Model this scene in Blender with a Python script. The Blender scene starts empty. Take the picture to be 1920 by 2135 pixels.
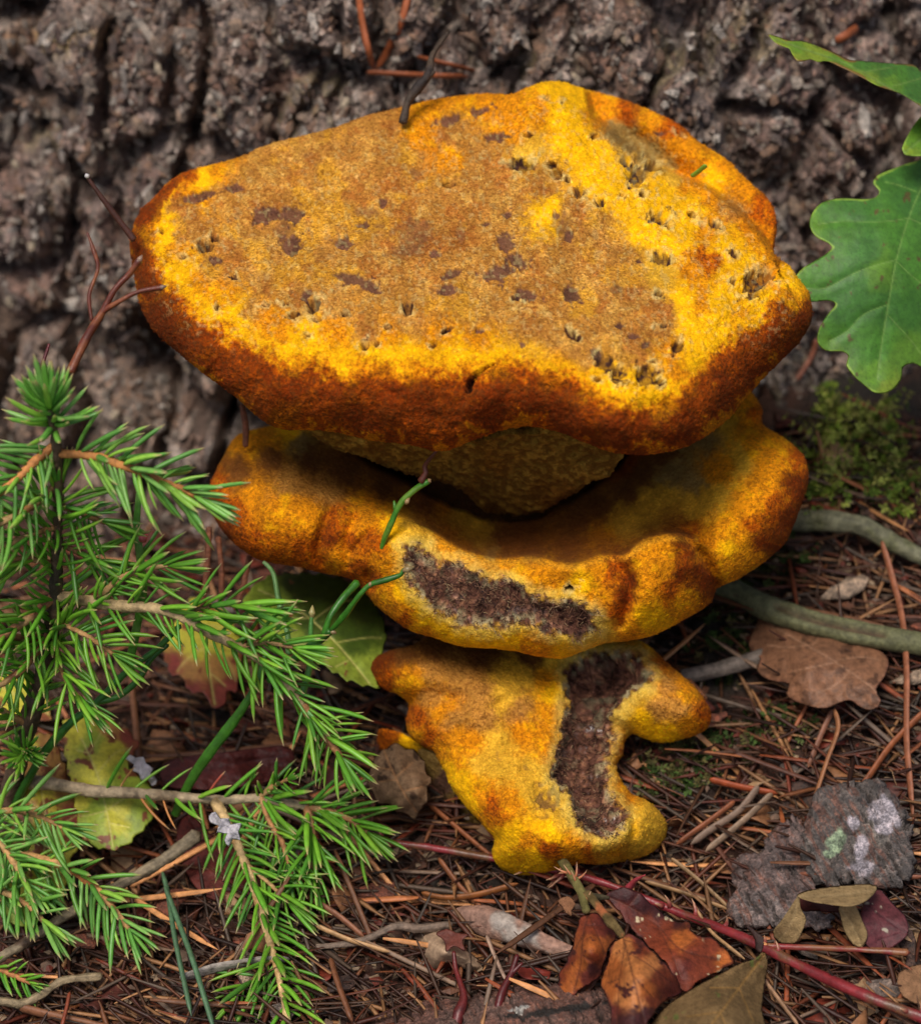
import bpy, math, random
import numpy as np
from mathutils import Vector
rnd = random.Random(7)
C = bpy.context.scene.collection
sc = bpy.context.scene
# ------------------------------------------------------------------ camera, light, exposure
PITCH = math.radians(40.0)
D0 = 70.0                     # cm from the lens to the reference plane through the origin
FW = np.array([0, math.cos(PITCH), -math.sin(PITCH)])
UP = np.array([0, math.sin(PITCH), math.cos(PITCH)])
RT = np.array([1.0, 0, 0])
CAM = -D0 * FW
K = 27.8 / 2135.0             # cm per photo pixel on the reference plane
cam_d = bpy.data.cameras.new('camera'); cam = bpy.data.objects.new('camera', cam_d); C.objects.link(cam)
cam.location = Vector(CAM * 0.01); cam.rotation_euler = (math.radians(90) - PITCH, 0, 0)
cam_d.sensor_fit = 'VERTICAL'; cam_d.sensor_height = 36.0; cam_d.lens = 36.0 * D0 / 27.8
cam_d.clip_start = 0.02; cam_d.clip_end = 60.0
cam_d.dof.use_dof = True; cam_d.dof.focus_distance = 0.692; cam_d.dof.aperture_fstop = 10.0
sc.camera = cam
w = bpy.data.worlds.new('World'); sc.world = w; w.use_nodes = True
nt = w.node_tree; bg = nt.nodes['Background']
sky = nt.nodes.new('ShaderNodeTexSky'); sky.sky_type = 'NISHITA'; sky.sun_disc = False
SUN_EL, SUN_AZ = math.radians(68), math.radians(212)      # azimuth clockwise from +Y
sky.sun_elevation = SUN_EL; sky.sun_rotation = SUN_AZ
sky.air_density = 1.0; sky.dust_density = 4.0; sky.ozone_density = 1.0
nt.links.new(sky.outputs[0], bg.inputs[0]); bg.inputs[1].default_value = 0.055
sun_d = bpy.data.lights.new('sun', 'SUN'); sun = bpy.data.objects.new('sun', sun_d); C.objects.link(sun)
sun_d.energy = 1.5; sun_d.angle = math.radians(22); sun_d.color = (1.0, 0.95, 0.87)
sd = Vector((math.sin(SUN_AZ) * math.cos(SUN_EL), math.cos(SUN_AZ) * math.cos(SUN_EL), math.sin(SUN_EL)))
sun.rotation_euler = sd.to_track_quat('Z', 'Y').to_euler(); sun.location = sd * 3
sc.view_settings.view_transform = 'Standard'; sc.view_settings.look = 'None'
sc.view_settings.gamma = 1.0; sc.view_settings.exposure = 0.85
sc.cycles.use_denoising = True
sc.cycles.max_bounces = 6; sc.cycles.diffuse_bounces = 3; sc.cycles.glossy_bounces = 2
sc.cycles.transmission_bounces = 2; sc.cycles.transparent_max_bounces = 4

# ------------------------------------------------------------------ numpy helpers
f8 = np.float64
def hash3(i, j, k, seed):
    h = (i.astype(np.int64) * 374761393 + j.astype(np.int64) * 668265263 + k.astype(np.int64) * 2147483647 // 7 + seed * 974634777) & 0xFFFFFFFF
    h = ((h ^ (h >> 13)) * 1274126177) & 0xFFFFFFFF
    h = ((h ^ (h >> 16)) * 2246822519) & 0xFFFFFFFF
    return ((h ^ (h >> 15)) & 0xFFFFFF) / float(0xFFFFFF)
def vnoise(P, scale=1.0, seed=0):
    """smooth value noise, -1..1, P (n,3)"""
    Q = P * scale
    I = np.floor(Q).astype(np.int64); F = Q - I; F = F * F * F * (F * (F * 6 - 15) + 10)
    r = 0
    for a in (0, 1):
        wa = F[:, 0] if a else 1 - F[:, 0]
        for b in (0, 1):
            wb = wa * (F[:, 1] if b else 1 - F[:, 1])
            for c in (0, 1):
                r = r + wb * (F[:, 2] if c else 1 - F[:, 2]) * hash3(I[:, 0] + a, I[:, 1] + b, I[:, 2] + c, seed)
    return r * 2 - 1
def fbm(P, scale=1.0, octaves=4, seed=0, gain=0.5, lac=2.07):
    r = 0; a = 1.0; s = 0
    for o in range(octaves):
        r = r + a * vnoise(P, scale, seed + o * 17); s += a; a *= gain; scale *= lac
    return r / s
def worley2(X, Y, seed=0, jit=0.9):
    """2-D cells: F1, F2, random id of the nearest cell"""
    I = np.floor(X); J = np.floor(Y)
    f1 = np.full(X.shape, 9.0); f2 = np.full(X.shape, 9.0); idd = np.zeros(X.shape)
    z = np.zeros(X.shape)
    for a in (-1, 0, 1):
        for b in (-1, 0, 1):
            i = I + a; j = J + b
            dx = i + .5 + jit * (hash3(i, j, z, seed) - .5) - X
            dy = j + .5 + jit * (hash3(i, j, z + 1, seed) - .5) - Y
            d = np.sqrt(dx * dx + dy * dy)
            n = hash3(i, j, z + 2, seed)
            m = d < f1
            f2 = np.where(m, f1, np.minimum(f2, d)); idd = np.where(m, n, idd); f1 = np.where(m, d, f1)
    return f1, f2, idd
def sstep(a, b, x):
    t = np.clip((x - a) / (b - a), 0, 1); return t * t * (3 - 2 * t)
def pos(px, py, t):
    """photo pixel + depth behind the reference plane (cm) -> point in the place (cm)"""
    px = np.asarray(px, f8); py = np.asarray(py, f8); t = np.asarray(t, f8)
    u = (px - 960) * K; v = (1067.5 - py) * K
    s = (D0 + t)
    return CAM + s[..., None] * (FW + (u / D0)[..., None] * RT + (v / D0)[..., None] * UP)
def p2(P):
    """3-D cm -> photo pixel"""
    q = np.asarray(P, f8) - CAM; d = q @ FW
    return 960 + (q @ RT) / d * D0 / K, 1067.5 - (q @ UP) / d * D0 / K
def ground_z(x, y):
    lf = 1 / (1 + np.exp((x + 3) / 1.6))
    z = -10 + 0.205 * np.clip(y + 5, 0, 14) * (1 - .75 * lf) + 0.13 * np.clip(x, -9, 14)
    P = np.stack([x, y, 0 * x], -1).reshape(-1, 3)
    n = (fbm(P, 0.16, 3, 5) * 0.9 + fbm(P, 0.6, 3, 9) * 0.25).reshape(np.shape(x))
    return z + n * np.exp(-((x * x + y * y) / 90.0 ** 2))
def trunk_y(x, z):
    return 9.6 + (z + 10) * 0.42 + (x - 2) ** 2 / 60.0
def surf_t(px, py, which='both', back=0.0):
    """depth at which the ray through a pixel meets ground or trunk"""
    px = np.atleast_1d(np.asarray(px, f8)); py = np.atleast_1d(np.asarray(py, f8))
    lo = np.full(px.shape, -25.0); hi = np.full(px.shape, 60.0)
    for _ in range(26):
        m = (lo + hi) / 2; P = pos(px, py, m)
        g = ground_z(P[:, 0], P[:, 1]) - P[:, 2]; tr = P[:, 1] - trunk_y(P[:, 0], P[:, 2])
        F = g if which == 'ground' else tr if which == 'trunk' else np.maximum(g, tr)
        hi = np.where(F > 0, m, hi); lo = np.where(F > 0, lo, m)
    return lo - back
def catmull(pts, step=10.0, closed=True):
    pts = np.asarray(pts, f8); n = len(pts); out = []
    rng = range(n) if closed else range(n - 1)
    for i in rng:
        if closed: p0, p1, p2_, p3 = pts[i - 1], pts[i], pts[(i + 1) % n], pts[(i + 2) % n]
        else: p0, p1, p2_, p3 = pts[max(i - 1, 0)], pts[i], pts[i + 1], pts[min(i + 2, n - 1)]
        m = max(1, int(np.linalg.norm((p2_ - p1)[:2]) / step))
        for k in range(m):
            t = k / m
            out.append(.5 * (2 * p1 + (p2_ - p0) * t + (2 * p0 - 5 * p1 + 4 * p2_ - p3) * t * t + (3 * p1 - p0 - 3 * p2_ + p3) * t ** 3))
    if not closed: out.append(pts[-1])
    return np.array(out)
def polydist(X, Y, poly, closed=True, chunk=30000):
    """distance, nearest point, inside flag (closed) or side sign (open)"""
    A = poly if closed else poly[:-1]; B = np.roll(poly, -1, 0) if closed else poly[1:]
    n = len(X); D = np.empty(n); NX = np.empty(n); NY = np.empty(n); S = np.empty(n)
    AB = B - A; L2 = (AB ** 2).sum(1) + 1e-9
    for s in range(0, n, chunk):
        x = X[s:s + chunk, None]; y = Y[s:s + chunk, None]
        t = np.clip(((x - A[:, 0]) * AB[:, 0] + (y - A[:, 1]) * AB[:, 1]) / L2, 0, 1)
        qx = A[:, 0] + t * AB[:, 0]; qy = A[:, 1] + t * AB[:, 1]
        d = (qx - x) ** 2 + (qy - y) ** 2; k = d.argmin(1); r = np.arange(len(k))
        D[s:s + chunk] = np.sqrt(d[r, k]); NX[s:s + chunk] = qx[r, k]; NY[s:s + chunk] = qy[r, k]
        if closed:
            c = ((A[:, 1] > y) != (B[:, 1] > y)) & (x < AB[:, 0] * (y - A[:, 1]) / np.where(AB[:, 1] == 0, 1e-9, AB[:, 1]) + A[:, 0])
            S[s:s + chunk] = np.where(c.sum(1) % 2 == 1, 1, -1)
        else:
            S[s:s + chunk] = np.sign(AB[k, 0] * (y[:, 0] - A[k, 1]) - AB[k, 1] * (x[:, 0] - A[k, 0]))
    return D, NX, NY, S
def tps(ctrl):
    c = np.asarray(ctrl, f8); X = c[:, :2] / 100.0; n = len(c)
    def phi(r2): return 0.5 * r2 * np.log(r2 + 1e-9)
    A = np.zeros((n + 3, n + 3)); d2 = ((X[:, None] - X[None]) ** 2).sum(-1)
    A[:n, :n] = phi(d2) + np.eye(n) * 0.02; A[:n, n] = 1; A[:n, n + 1:] = X; A[n, :n] = 1; A[n + 1:, :n] = X.T
    wv = np.linalg.solve(A, np.r_[c[:, 2], 0, 0, 0])
    def f(px, py):
        out = np.empty(len(px))
        for s in range(0, len(px), 40000):
            x = px[s:s + 40000] / 100; y = py[s:s + 40000] / 100
            d = (x[:, None] - X[:, 0]) ** 2 + (y[:, None] - X[:, 1]) ** 2
            out[s:s + 40000] = phi(d) @ wv[:n] + wv[n] + wv[n + 1] * x + wv[n + 2] * y
        return out
    return f
def pixP(px, py): return np.stack([px / 77.0, py / 77.0, 0 * px], -1)   # ~cm units on the picture plane of the thing

# ------------------------------------------------------------------ mesh / object helpers
S = 0.01
def mesh_from(name, V, F, mat=None, cols=None, smooth=True, org=None, wet=None):
    """V in cm; F list/array of quads or tris; cols (n,4) linear"""
    me = bpy.data.meshes.new(name)
    V = np.asarray(V, f8)
    if org is not None: V = V - np.asarray(org, f8)
    if isinstance(F, np.ndarray):
        nf, k = F.shape
        me.vertices.add(len(V)); me.vertices.foreach_set('co', (V * S).astype(np.float32).ravel())
        me.loops.add(nf * k); me.loops.foreach_set('vertex_index', F.astype(np.int32).ravel())
        me.polygons.add(nf); me.polygons.foreach_set('loop_start', np.arange(0, nf * k, k, dtype=np.int32))
        me.update(calc_edges=True)
    else:
        me.from_pydata((V * S).tolist(), [], [tuple(int(i) for i in f) for f in F]); me.update()
    me.polygons.foreach_set('use_smooth', [smooth] * len(me.polygons))
    if cols is not None:
        a = me.color_attributes.new('Col', 'FLOAT_COLOR', 'POINT')
        c = np.asarray(cols, np.float32)
        if c.shape[1] == 3: c = np.c_[c, np.ones(len(c), np.float32)]
        a.data.foreach_set('color', c.ravel())
    if wet is not None:
        wa = me.attributes.new('Wet', 'FLOAT', 'POINT'); w_ = np.zeros(len(V), np.float32); w_[:len(wet)] = wet; wa.data.foreach_set('value', w_)
    if mat: me.materials.append(mat)
    return me
def obj(name, me, parent=None, org=(0, 0, 0)):
    o = bpy.data.objects.new(name, me); C.objects.link(o)
    o.location = Vector([float(a) * S for a in org])
    if parent is not None:
        o.parent = parent
        po = parent; off = Vector((0, 0, 0))
        while po is not None: off += po.location; po = po.parent
        o.location = o.location - off
    return o
def tag(o, label=None, cat=None, group=None, kind=None):
    if label: o['label'] = label
    if cat: o['category'] = cat
    if group: o['group'] = group
    if kind: o['kind'] = kind
    return o
def empty(name, org, label, cat, group=None):
    o = obj(name, None, None, org); o.empty_display_size = 0.01
    return tag(o, label, cat, group)
def part(name, V, F, mat, parent=None, cols=None, smooth=True, org=None, wet=None):
    V = np.asarray(V, f8)
    if org is None: org = V.mean(0)
    return obj(name, mesh_from(name, V, F, mat, cols, smooth, org, wet), parent, org)
def gridfaces(n, m, off=0):
    i = np.arange(n * m).reshape(n, m)
    return np.stack([i[:-1, :-1].ravel(), i[:-1, 1:].ravel(), i[1:, 1:].ravel(), i[1:, :-1].ravel()], 1) + off
def vnormals(V, F):
    a, b, c, d = (V[F[:, i]] for i in range(4))
    n = np.cross(c - a, d - b); N = np.zeros_like(V)
    for i in range(4): np.add.at(N, F[:, i], n)
    return N / (np.linalg.norm(N, axis=1, keepdims=True) + 1e-12)

def solid(outline, tfun, h=2.5, step=8, w=60, R=1.0, w2=60, R2=1.0, disp=None, closed_smooth=True):
    """closed body whose near side follows tfun(px,py,d) and rolls over along its outline; returns V,F,info"""
    poly = catmull(outline, step) if closed_smooth else np.asarray(outline, f8)
    x0, y0 = poly.min(0) - 2 * h; x1, y1 = poly.max(0) + 2 * h
    xs = np.arange(x0, x1 + h, h); ys = np.arange(y0, y1 + h, h)
    X, Y = np.meshgrid(xs, ys); sh = X.shape; X = X.ravel(); Y = Y.ravel()
    D, NX, NY, Sg = polydist(X, Y, poly); sd_ = D * Sg
    ok = (sd_ > -0.5 * h).reshape(sh)
    idx = np.arange(X.size).reshape(sh)
    keep = ok[:-1, :-1] & ok[1:, :-1] & ok[:-1, 1:] & ok[1:, 1:]
    q = np.stack([idx[:-1, :-1][keep], idx[1:, :-1][keep], idx[1:, 1:][keep], idx[:-1, 1:][keep]], 1)
    cnt = np.zeros(sh, int)
    cnt[:-1, :-1] += keep; cnt[1:, :-1] += keep; cnt[:-1, 1:] += keep; cnt[1:, 1:] += keep
    cnt = cnt.ravel(); used = cnt > 0; border = used & (cnt < 4)
    X = np.where(border, NX, X); Y = np.where(border, NY, Y); D = np.where(border, 0, D)
    m = np.full(X.size, -1); m[used] = np.arange(used.sum()); F = m[q]
    X, Y, D, border = X[used], Y[used], D[used], border[used]
    base = tfun(X, Y, D)
    wq = w(X, Y) if callable(w) else w
    Rr = R(X, Y) if callable(R) else R
    qq = 1 - np.clip(D / wq, 0, 1); q2 = 1 - np.clip(D / w2, 0, 1)
    tf = base + Rr * (1 - np.sqrt(np.clip(1 - qq * qq, 0, 1)))
    Rb = R2(X, Y) if callable(R2) else R2
    tb = np.maximum(base + Rr + Rb * np.sqrt(np.clip(1 - q2 * q2, 0, 1)), tf)
    V1 = pos(X, Y, tf)
    n = len(X); bi = ~border; mm = np.arange(n); mm[bi] = n + np.arange(bi.sum())
    V2 = pos(X[bi], Y[bi], np.maximum(tb[bi], tf[bi] + 0.004))
    V = np.r_[V1, V2]; F2 = mm[F][:, ::-1]
    FF = np.r_[F, F2]
    info = dict(X=X, Y=Y, D=D, n=n, nb=int(bi.sum()), border=border, poly=poly)
    if disp is not None:
        N = vnormals(V, FF)
        # outward?
        c = V.mean(0)
        if ((V - c) * N).sum() < 0: N = -N
        V = V + N * disp(V, info)[:, None]
    return V, FF, info

def idw_classes(X, Y, pts, names, pw=3.2, warp=22, seed=3, sharp=3.0, nz=0.5):
    """weights per pigment class from hand-set marks, with ragged noisy borders"""
    P = pixP(X, Y)
    wx = X + warp * fbm(P, 0.9, 4, seed) + warp * .35 * vnoise(P, 6, seed + 2)
    wy = Y + warp * fbm(P, 0.9, 4, seed + 50) + warp * .35 * vnoise(P, 6, seed + 52)
    W = np.zeros((len(X), len(names)))
    arr = np.array([(p[0], p[1]) for p in pts], f8); cl = np.array([names.index(p[2]) for p in pts])
    for s in range(0, len(X), 30000):
        d2 = (wx[s:s + 30000, None] - arr[:, 0]) ** 2 + (wy[s:s + 30000, None] - arr[:, 1]) ** 2 + 120
        ww = d2 ** (-pw / 2)
        for c in range(len(names)): W[s:s + 30000, c] = ww[:, cl == c].sum(1)
    W /= W.sum(1, keepdims=True)
    for c in range(len(names)):
        W[:, c] *= np.exp(nz * fbm(P, 2.2, 4, seed + 100 + c * 7, gain=.7) * 1.6 + nz * 2.2 * fbm(P, 9, 3, seed + 300 + c * 7, gain=.8))
    W = W ** sharp; W /= W.sum(1, keepdims=True)
    return W
def lin(r, g, b):
    f = lambda c: (c / 255 / 12.92) if c / 255 <= .04045 else ((c / 255 + .055) / 1.055) ** 2.4
    return np.array([f(r), f(g), f(b)])
def mixc(c, col, m): return c * (1 - m[:, None]) + np.asarray(col) * m[:, None]

# ------------------------------------------------------------------ materials
def new_mat(name):
    m = bpy.data.materials.new(name); m.use_nodes = True; n = m.node_tree.nodes; l = m.node_tree.links
    return m, n, l, n['Principled BSDF']
def N_(n, t, **kw):
    x = n.new(t)
    for k, v in kw.items(): setattr(x, k, v)
    return x
def math_(n, l, op, a, b=None, clamp=False):
    x = n.new('ShaderNodeMath'); x.operation = op; x.use_clamp = clamp
    for i, v in enumerate((a, b)):
        if v is None: continue
        if isinstance(v, (int, float)): x.inputs[i].default_value = v
        else: l.new(v, x.inputs[i])
    return x.outputs[0]
def noise_(n, l, co, scale, detail=3, rough=.5, dist=0):
    x = n.new('ShaderNodeTexNoise'); x.inputs['Scale'].default_value = scale; x.inputs['Detail'].default_value = detail
    x.inputs['Roughness'].default_value = rough; x.inputs['Distortion'].default_value = dist
    l.new(co, x.inputs['Vector']); return x.outputs['Fac']
def ramp_(n, l, fac, stops):
    x = n.new('ShaderNodeValToRGB'); e = x.color_ramp.elements
    while len(e) < len(stops): e.new(0.5)
    for i, (p, c) in enumerate(stops):
        e[i].position = p; e[i].color = tuple(c) + (1,) if len(c) == 3 else tuple(c)
    l.new(fac, x.inputs[0]); return x.outputs[0]
def mix_(n, l, fac, a, b, mode='MIX'):
    x = n.new('ShaderNodeMix'); x.data_type = 'RGBA'; x.blend_type = mode
    for s, v in ((0, fac), (6, a), (7, b)):
        if isinstance(v, (int, float)): x.inputs[s].default_value = v
        elif isinstance(v, (tuple, list, np.ndarray)): x.inputs[s].default_value = tuple(float(q) for q in v)[:3] + (1,)
        else: l.new(v, x.inputs[s])
    return x.outputs[2]
def bump_(n, l, h, strength, dist, normal=None):
    x = n.new('ShaderNodeBump')
    if isinstance(strength, (int, float)): x.inputs['Strength'].default_value = strength
    else: l.new(strength, x.inputs['Strength'])
    x.inputs['Distance'].default_value = dist
    l.new(h, x.inputs['Height'])
    if normal is not None: l.new(normal, x.inputs['Normal'])
    return x.outputs[0]
# ------------------------------------------------------------------ trunk and ground
def bark_material():
    m, n, l, b = new_mat('old_bark')
    tc = N_(n, 'ShaderNodeNewGeometry').outputs['Position']
    vc = N_(n, 'ShaderNodeVertexColor', layer_name='Col').outputs[0]
    n1 = noise_(n, l, tc, 350, 5, .7); n2 = noise_(n, l, tc, 1400, 4, .7)
    var = ramp_(n, l, n1, [(.3, (.3, .28, .27)), (.5, (1, 1, 1)), (.7, (2.3, 2.2, 2.1))])
    c = mix_(n, l, 1.0, vc, var, 'MULTIPLY')
    g = ramp_(n, l, n2, [(.35, (.55, .55, .55)), (.65, (1.35, 1.35, 1.35))])
    c = mix_(n, l, .8, c, g, 'MULTIPLY'); l.new(c, b.inputs['Base Color'])
    r = ramp_(n, l, n1, [(.35, (.45,) * 3), (.6, (.85,) * 3)]); l.new(r, b.inputs['Roughness']); b.inputs['Specular IOR Level'].default_value = .6
    b1 = bump_(n, l, n1, .8, .0010); l.new(bump_(n, l, n2, .8, .0004, b1), b.inputs['Normal'])
    return m
M_bark = bark_material()
def nonuni(a, b, fine, outer, growth=1.25):
    xs = list(np.arange(a, b, fine)); st = fine
    x = xs[-1]
    while x < outer[1]: st *= growth; x += st; xs.append(x)
    st = fine; x = xs[0]; pre = []
    while x > outer[0]: st *= growth; x -= st; pre.append(x)
    return np.array(pre[::-1] + xs)
def build_trunk():
    xs = nonuni(-15.5, 15.5, .05, (-42, 42)); zs = nonuni(-11, 7.0, .05, (-16, 90))
    X, Z = np.meshgrid(xs, zs); sh = X.shape; x = X.ravel(); z = Z.ravel()
    ff = np.exp(-(np.clip((z - 10) / 20, 0, 9)) ** 2)
    # trunk curls back on both sides
    y = 9.6 + 0.42 * (np.minimum(z, 12) + 10) + np.where(z > 12, (z - 12) * .12, 0) + (x - 2) ** 2 / 60.0
    V = np.stack([x, y, z], -1)
    px, py = p2(V)
    wx = x + .9 * fbm(V, .3, 3, 11, .45); wz = z + .9 * fbm(V, .3, 3, 31, .45)
    # big crumbling plates, lumps, crumbs
    f1, f2, i1 = worley2(wx / 2.6, wz / 4.6, 1); plate = sstep(.0, .28, f2 - f1) * (.55 + .9 * i1)
    g1, g2, i2 = worley2(wx / .95, wz / 1.25 + 7, 2); lump = sstep(0, .5, g2 - g1) * (.25 + i2)
    wx2 = wx + .15 * vnoise(V, 3, 4); wz2 = wz + .15 * vnoise(V, 3, 5)
    h1, h2, i3 = worley2(wx2 / .36, wz2 / .55, 3); crumb = sstep(0, .55, h2 - h1) * (.15 + i3)
    k1, k2, i4 = worley2(wx2 / .17, wz2 / .22, 6); grit = sstep(0, .6, k2 - k1) * i4
    big = fbm(V, .12, 3, 21)
    smooth_ = np.clip(sstep(.1, .4, fbm(V, .22, 2, 77)), 0, 1) * .5
    vf = fbm(np.stack([wx * 2.2, V[:, 1] * .3, wz * .5], -1), 1.0, 4, 45, .65)
    d = 1.8 * (plate - .5) + .34 * lump + (.36 * crumb + .16 * grit) * (1 - .6 * smooth_) + 1.5 * big + .32 * vf + .16 * fbm(V, 1.6, 4, 41, .55)
    def groove(pts, wd, dep):
        D, _, _, _ = polydist(px, py, catmull(pts, 20, False), False)
        D = D * (1 + .5 * fbm(V, 1.2, 3, 61))
        return dep * np.exp(-(D / wd) ** 2)
    near = (np.abs(px - 960) < 1300) & (np.abs(py - 700) < 1100)
    for pts, wd, dep in [([(405, -60), (432, 90), (420, 210), (392, 320), (352, 400)], 15, 1.8), ([(20, 150), (90, 185), (150, 215)], 26, 2.2),
                         ([(95, 260), (170, 250)], 18, 1.4), ([(160, 330), (190, 420), (170, 540), (230, 620)], 22, 1.7), ([(0, 560), (110, 545), (140, 470)], 22, 1.5),
                         ([(1460, 235), (1560, 215), (1700, 245), (1790, 330)], 12, 1.3), ([(1130, -20), (1090, 100), (1030, 160)], 18, 1.3),
                         ([(680, 160), (620, 250), (600, 300)], 16, 1.2), ([(300, 660), (380, 800), (470, 870), (620, 910)], 34, 2.0), ([(700, 20), (730, 120), (690, 220)], 10, .8),
                         ([(1620, 300), (1655, 380), (1675, 470), (1690, 560)], 7, 1.1), ([(1590, 830), (1640, 890), (1700, 900)], 14, 1.2), ([(0, 30), (100, 10)], 22, 1.6), ([(1780, 60), (1880, 20)], 18, 1.2)]:
        q = np.zeros(len(x)); q[near] = 1
        D = np.full(len(x), 1e9); D[near], _, _, _ = polydist(px[near], py[near], catmull(pts, 20, False), False)
        D = D * (1 + .5 * fbm(V, 1.2, 3, 61)); d = d - dep * np.exp(-(np.minimum(D, 999) / wd) ** 2)
    flat = np.exp(-(((px - 1640) / 48) ** 2 + ((py - 430) / 150) ** 2) ** 2)      # bare wood strip
    d = d * (1 - .6 * flat)
    nrm = np.array([0, -1, .42]); nrm /= np.linalg.norm(nrm)
    V = V + nrm * (d * ff)[:, None]
    # overhanging crumbs: push sideways by vector noise
    V = V + .05 * np.stack([fbm(V, 2.5, 2, 90), 0 * x, fbm(V, 2.5, 2, 95)], -1) * ff[:, None]
    base = np.array([lin(108, 92, 84), lin(132, 118, 108), lin(76, 60, 52), lin(112, 86, 72), lin(156, 146, 138)])
    k = np.clip((i2 * 5).astype(int), 0, 4); c = base[k]
    k3 = np.clip((i3 * 5).astype(int), 0, 4); c = .5 * c + .5 * base[k3]
    c = c * (.75 + .5 * i4)[:, None]
    pink = sstep(.0, .5, fbm(V, .18, 3, 120)); c = mixc(c, lin(118, 96, 90), .5 * pink)
    dust = sstep(.15, .5, fbm(V, .5, 3, 130)) * (x > -6); c = mixc(c, lin(96, 78, 66), .45 * dust)
    lich = np.exp(-(((px - 140) / 90) ** 2 + ((py - 75) / 28) ** 2)) * sstep(-.2, .3, fbm(V, 2, 3, 140)); c = mixc(c, lin(168, 148, 96), .8 * lich)
    lich2 = sstep(.35, .55, fbm(V, .45, 3, 150)); c = mixc(c, lin(120, 112, 78), .5 * lich2)
    c = mixc(c, lin(132, 116, 108), flat)
    tan = sstep(500, 800, py) * sstep(500, 250, px) * .45; c = mixc(c, lin(118, 98, 78), tan)
    c = c * np.array([1.08, 1.02, .99])
    me = mesh_from('trunk', V, gridfaces(*sh), M_bark, c)
    root = empty('pine_tree', (2, 12, -10), 'grey brown rotting pine trunk foot with crumbling bark filling the background', 'tree')
    t = obj('trunk', me, root); t.location = -root.location
    return root, V, sh
trunk_root, TV, tsh = build_trunk()
TPX, TPY = p2(TV); TT = (TV - CAM) @ FW - D0
def bark_t(x, y, up=.1):
    m = (np.abs(TPX - x) < 7) & (np.abs(TPY - y) < 7)
    return float(TT[m].min()) - up if m.any() else 10.0
def trunk_crumbs():
    R = np.random.RandomState(23); ok = np.where((TPX > -60) & (TPX < 1980) & (TPY > -60) & (TPY < 1300) & ~((TPX > 380) & (TPX < 1500) & (TPY > 380) & (TPY < 1000)) & (TV[:, 2] > ground_z(TV[:, 0], TV[:, 1])))[0]
    n = 9000; k = ok[R.randint(0, len(ok), n)]
    i0 = np.arange(6); lat = []
    an = np.arange(5) * 2 * math.pi / 5
    B = np.array([(math.cos(q), math.sin(q), -.5) for q in an] + [(math.cos(q + .6), math.sin(q + .6), .5) for q in an] + [(0, 0, 1.0)])
    F = [(q, (q + 1) % 5, 5 + q) for q in range(5)] + [((q + 1) % 5, 5 + (q + 1) % 5, 5 + q) for q in range(5)] + [(5 + q, 5 + (q + 1) % 5, 10) for q in range(5)]
    s = R.uniform(.035, .13, (n, 1, 1)) * R.choice([.7, 1.0, 1.5, 2.2], (n, 1, 1), p=[.5, .35, .12, .03])
    V = B[None] * s * np.stack([R.uniform(.6, 1, (n, 1)), R.uniform(.5, .9, (n, 1)), R.uniform(.8, 3.0, (n, 1))], -1) * R.uniform(.6, 1.4, (n, 11, 1))
    a = R.normal(0, .8, n); ca, sa = np.cos(a)[:, None], np.sin(a)[:, None]
    V = np.stack([V[..., 0] * ca + V[..., 2] * sa, V[..., 1], -V[..., 0] * sa + V[..., 2] * ca], -1)
    e = R.normal(.5, .35, n); ce, se = np.cos(e)[:, None], np.sin(e)[:, None]
    V = np.stack([V[..., 0], V[..., 1] * ce + V[..., 2] * se, -V[..., 1] * se + V[..., 2] * ce], -1) + TV[k][:, None] + np.array([0, -.03, 0])
    cl = .9 * np.array([lin(126, 112, 100), lin(96, 78, 68), lin(146, 134, 122), lin(116, 90, 72), lin(72, 56, 50), lin(168, 158, 148)])[R.choice(6, n, p=[.25, .22, .15, .2, .12, .06])]
    FF = (np.array(F)[None] + np.arange(n)[:, None, None] * 11).reshape(-1, 3)
    o = part('bark_crumbs', V.reshape(-1, 3), FF, M_bark, trunk_root, np.repeat(cl, 11, 0), False, org=(0, 14, 0)); o['kind'] = 'stuff'
trunk_crumbs()

def ground():
    xs = nonuni(-15.5, 15.5, .085, (-900, 900), 1.3); ys = nonuni(-13.0, 12.5, .085, (-900, 900), 1.3)
    X, Y = np.meshgrid(xs, ys); sh = X.shape; x = X.ravel(); y = Y.ravel()
    z = ground_z(x, y); V = np.stack([x, y, z], -1)
    near = np.exp(-((x / 24) ** 2 + (y / 20) ** 2))
    f1, f2, i1 = worley2(x / .5, y / .5, 8)
    z = z + near * (.5 * fbm(V, 1.3, 4, 7, .6) + .25 * sstep(0, .5, f2 - f1) * i1)
    z = np.where(np.hypot(x, y) > 60, z + 3 * fbm(V * .02, 1, 3, 4), z)
    V[:, 2] = z
    c = np.array([lin(62, 40, 30)] * len(x)) * (.6 + .8 * i1)[:, None]
    c = mixc(c, lin(40, 34, 28), sstep(0, .4, fbm(V, .4, 3, 12)))
    me = mesh_from('ground', V, gridfaces(*sh)[:, ::-1], M_soil, c); o = obj('ground', me)
    return tag(o, 'dark brown forest soil strewn with fallen needles', 'ground', None, 'structure')
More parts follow.
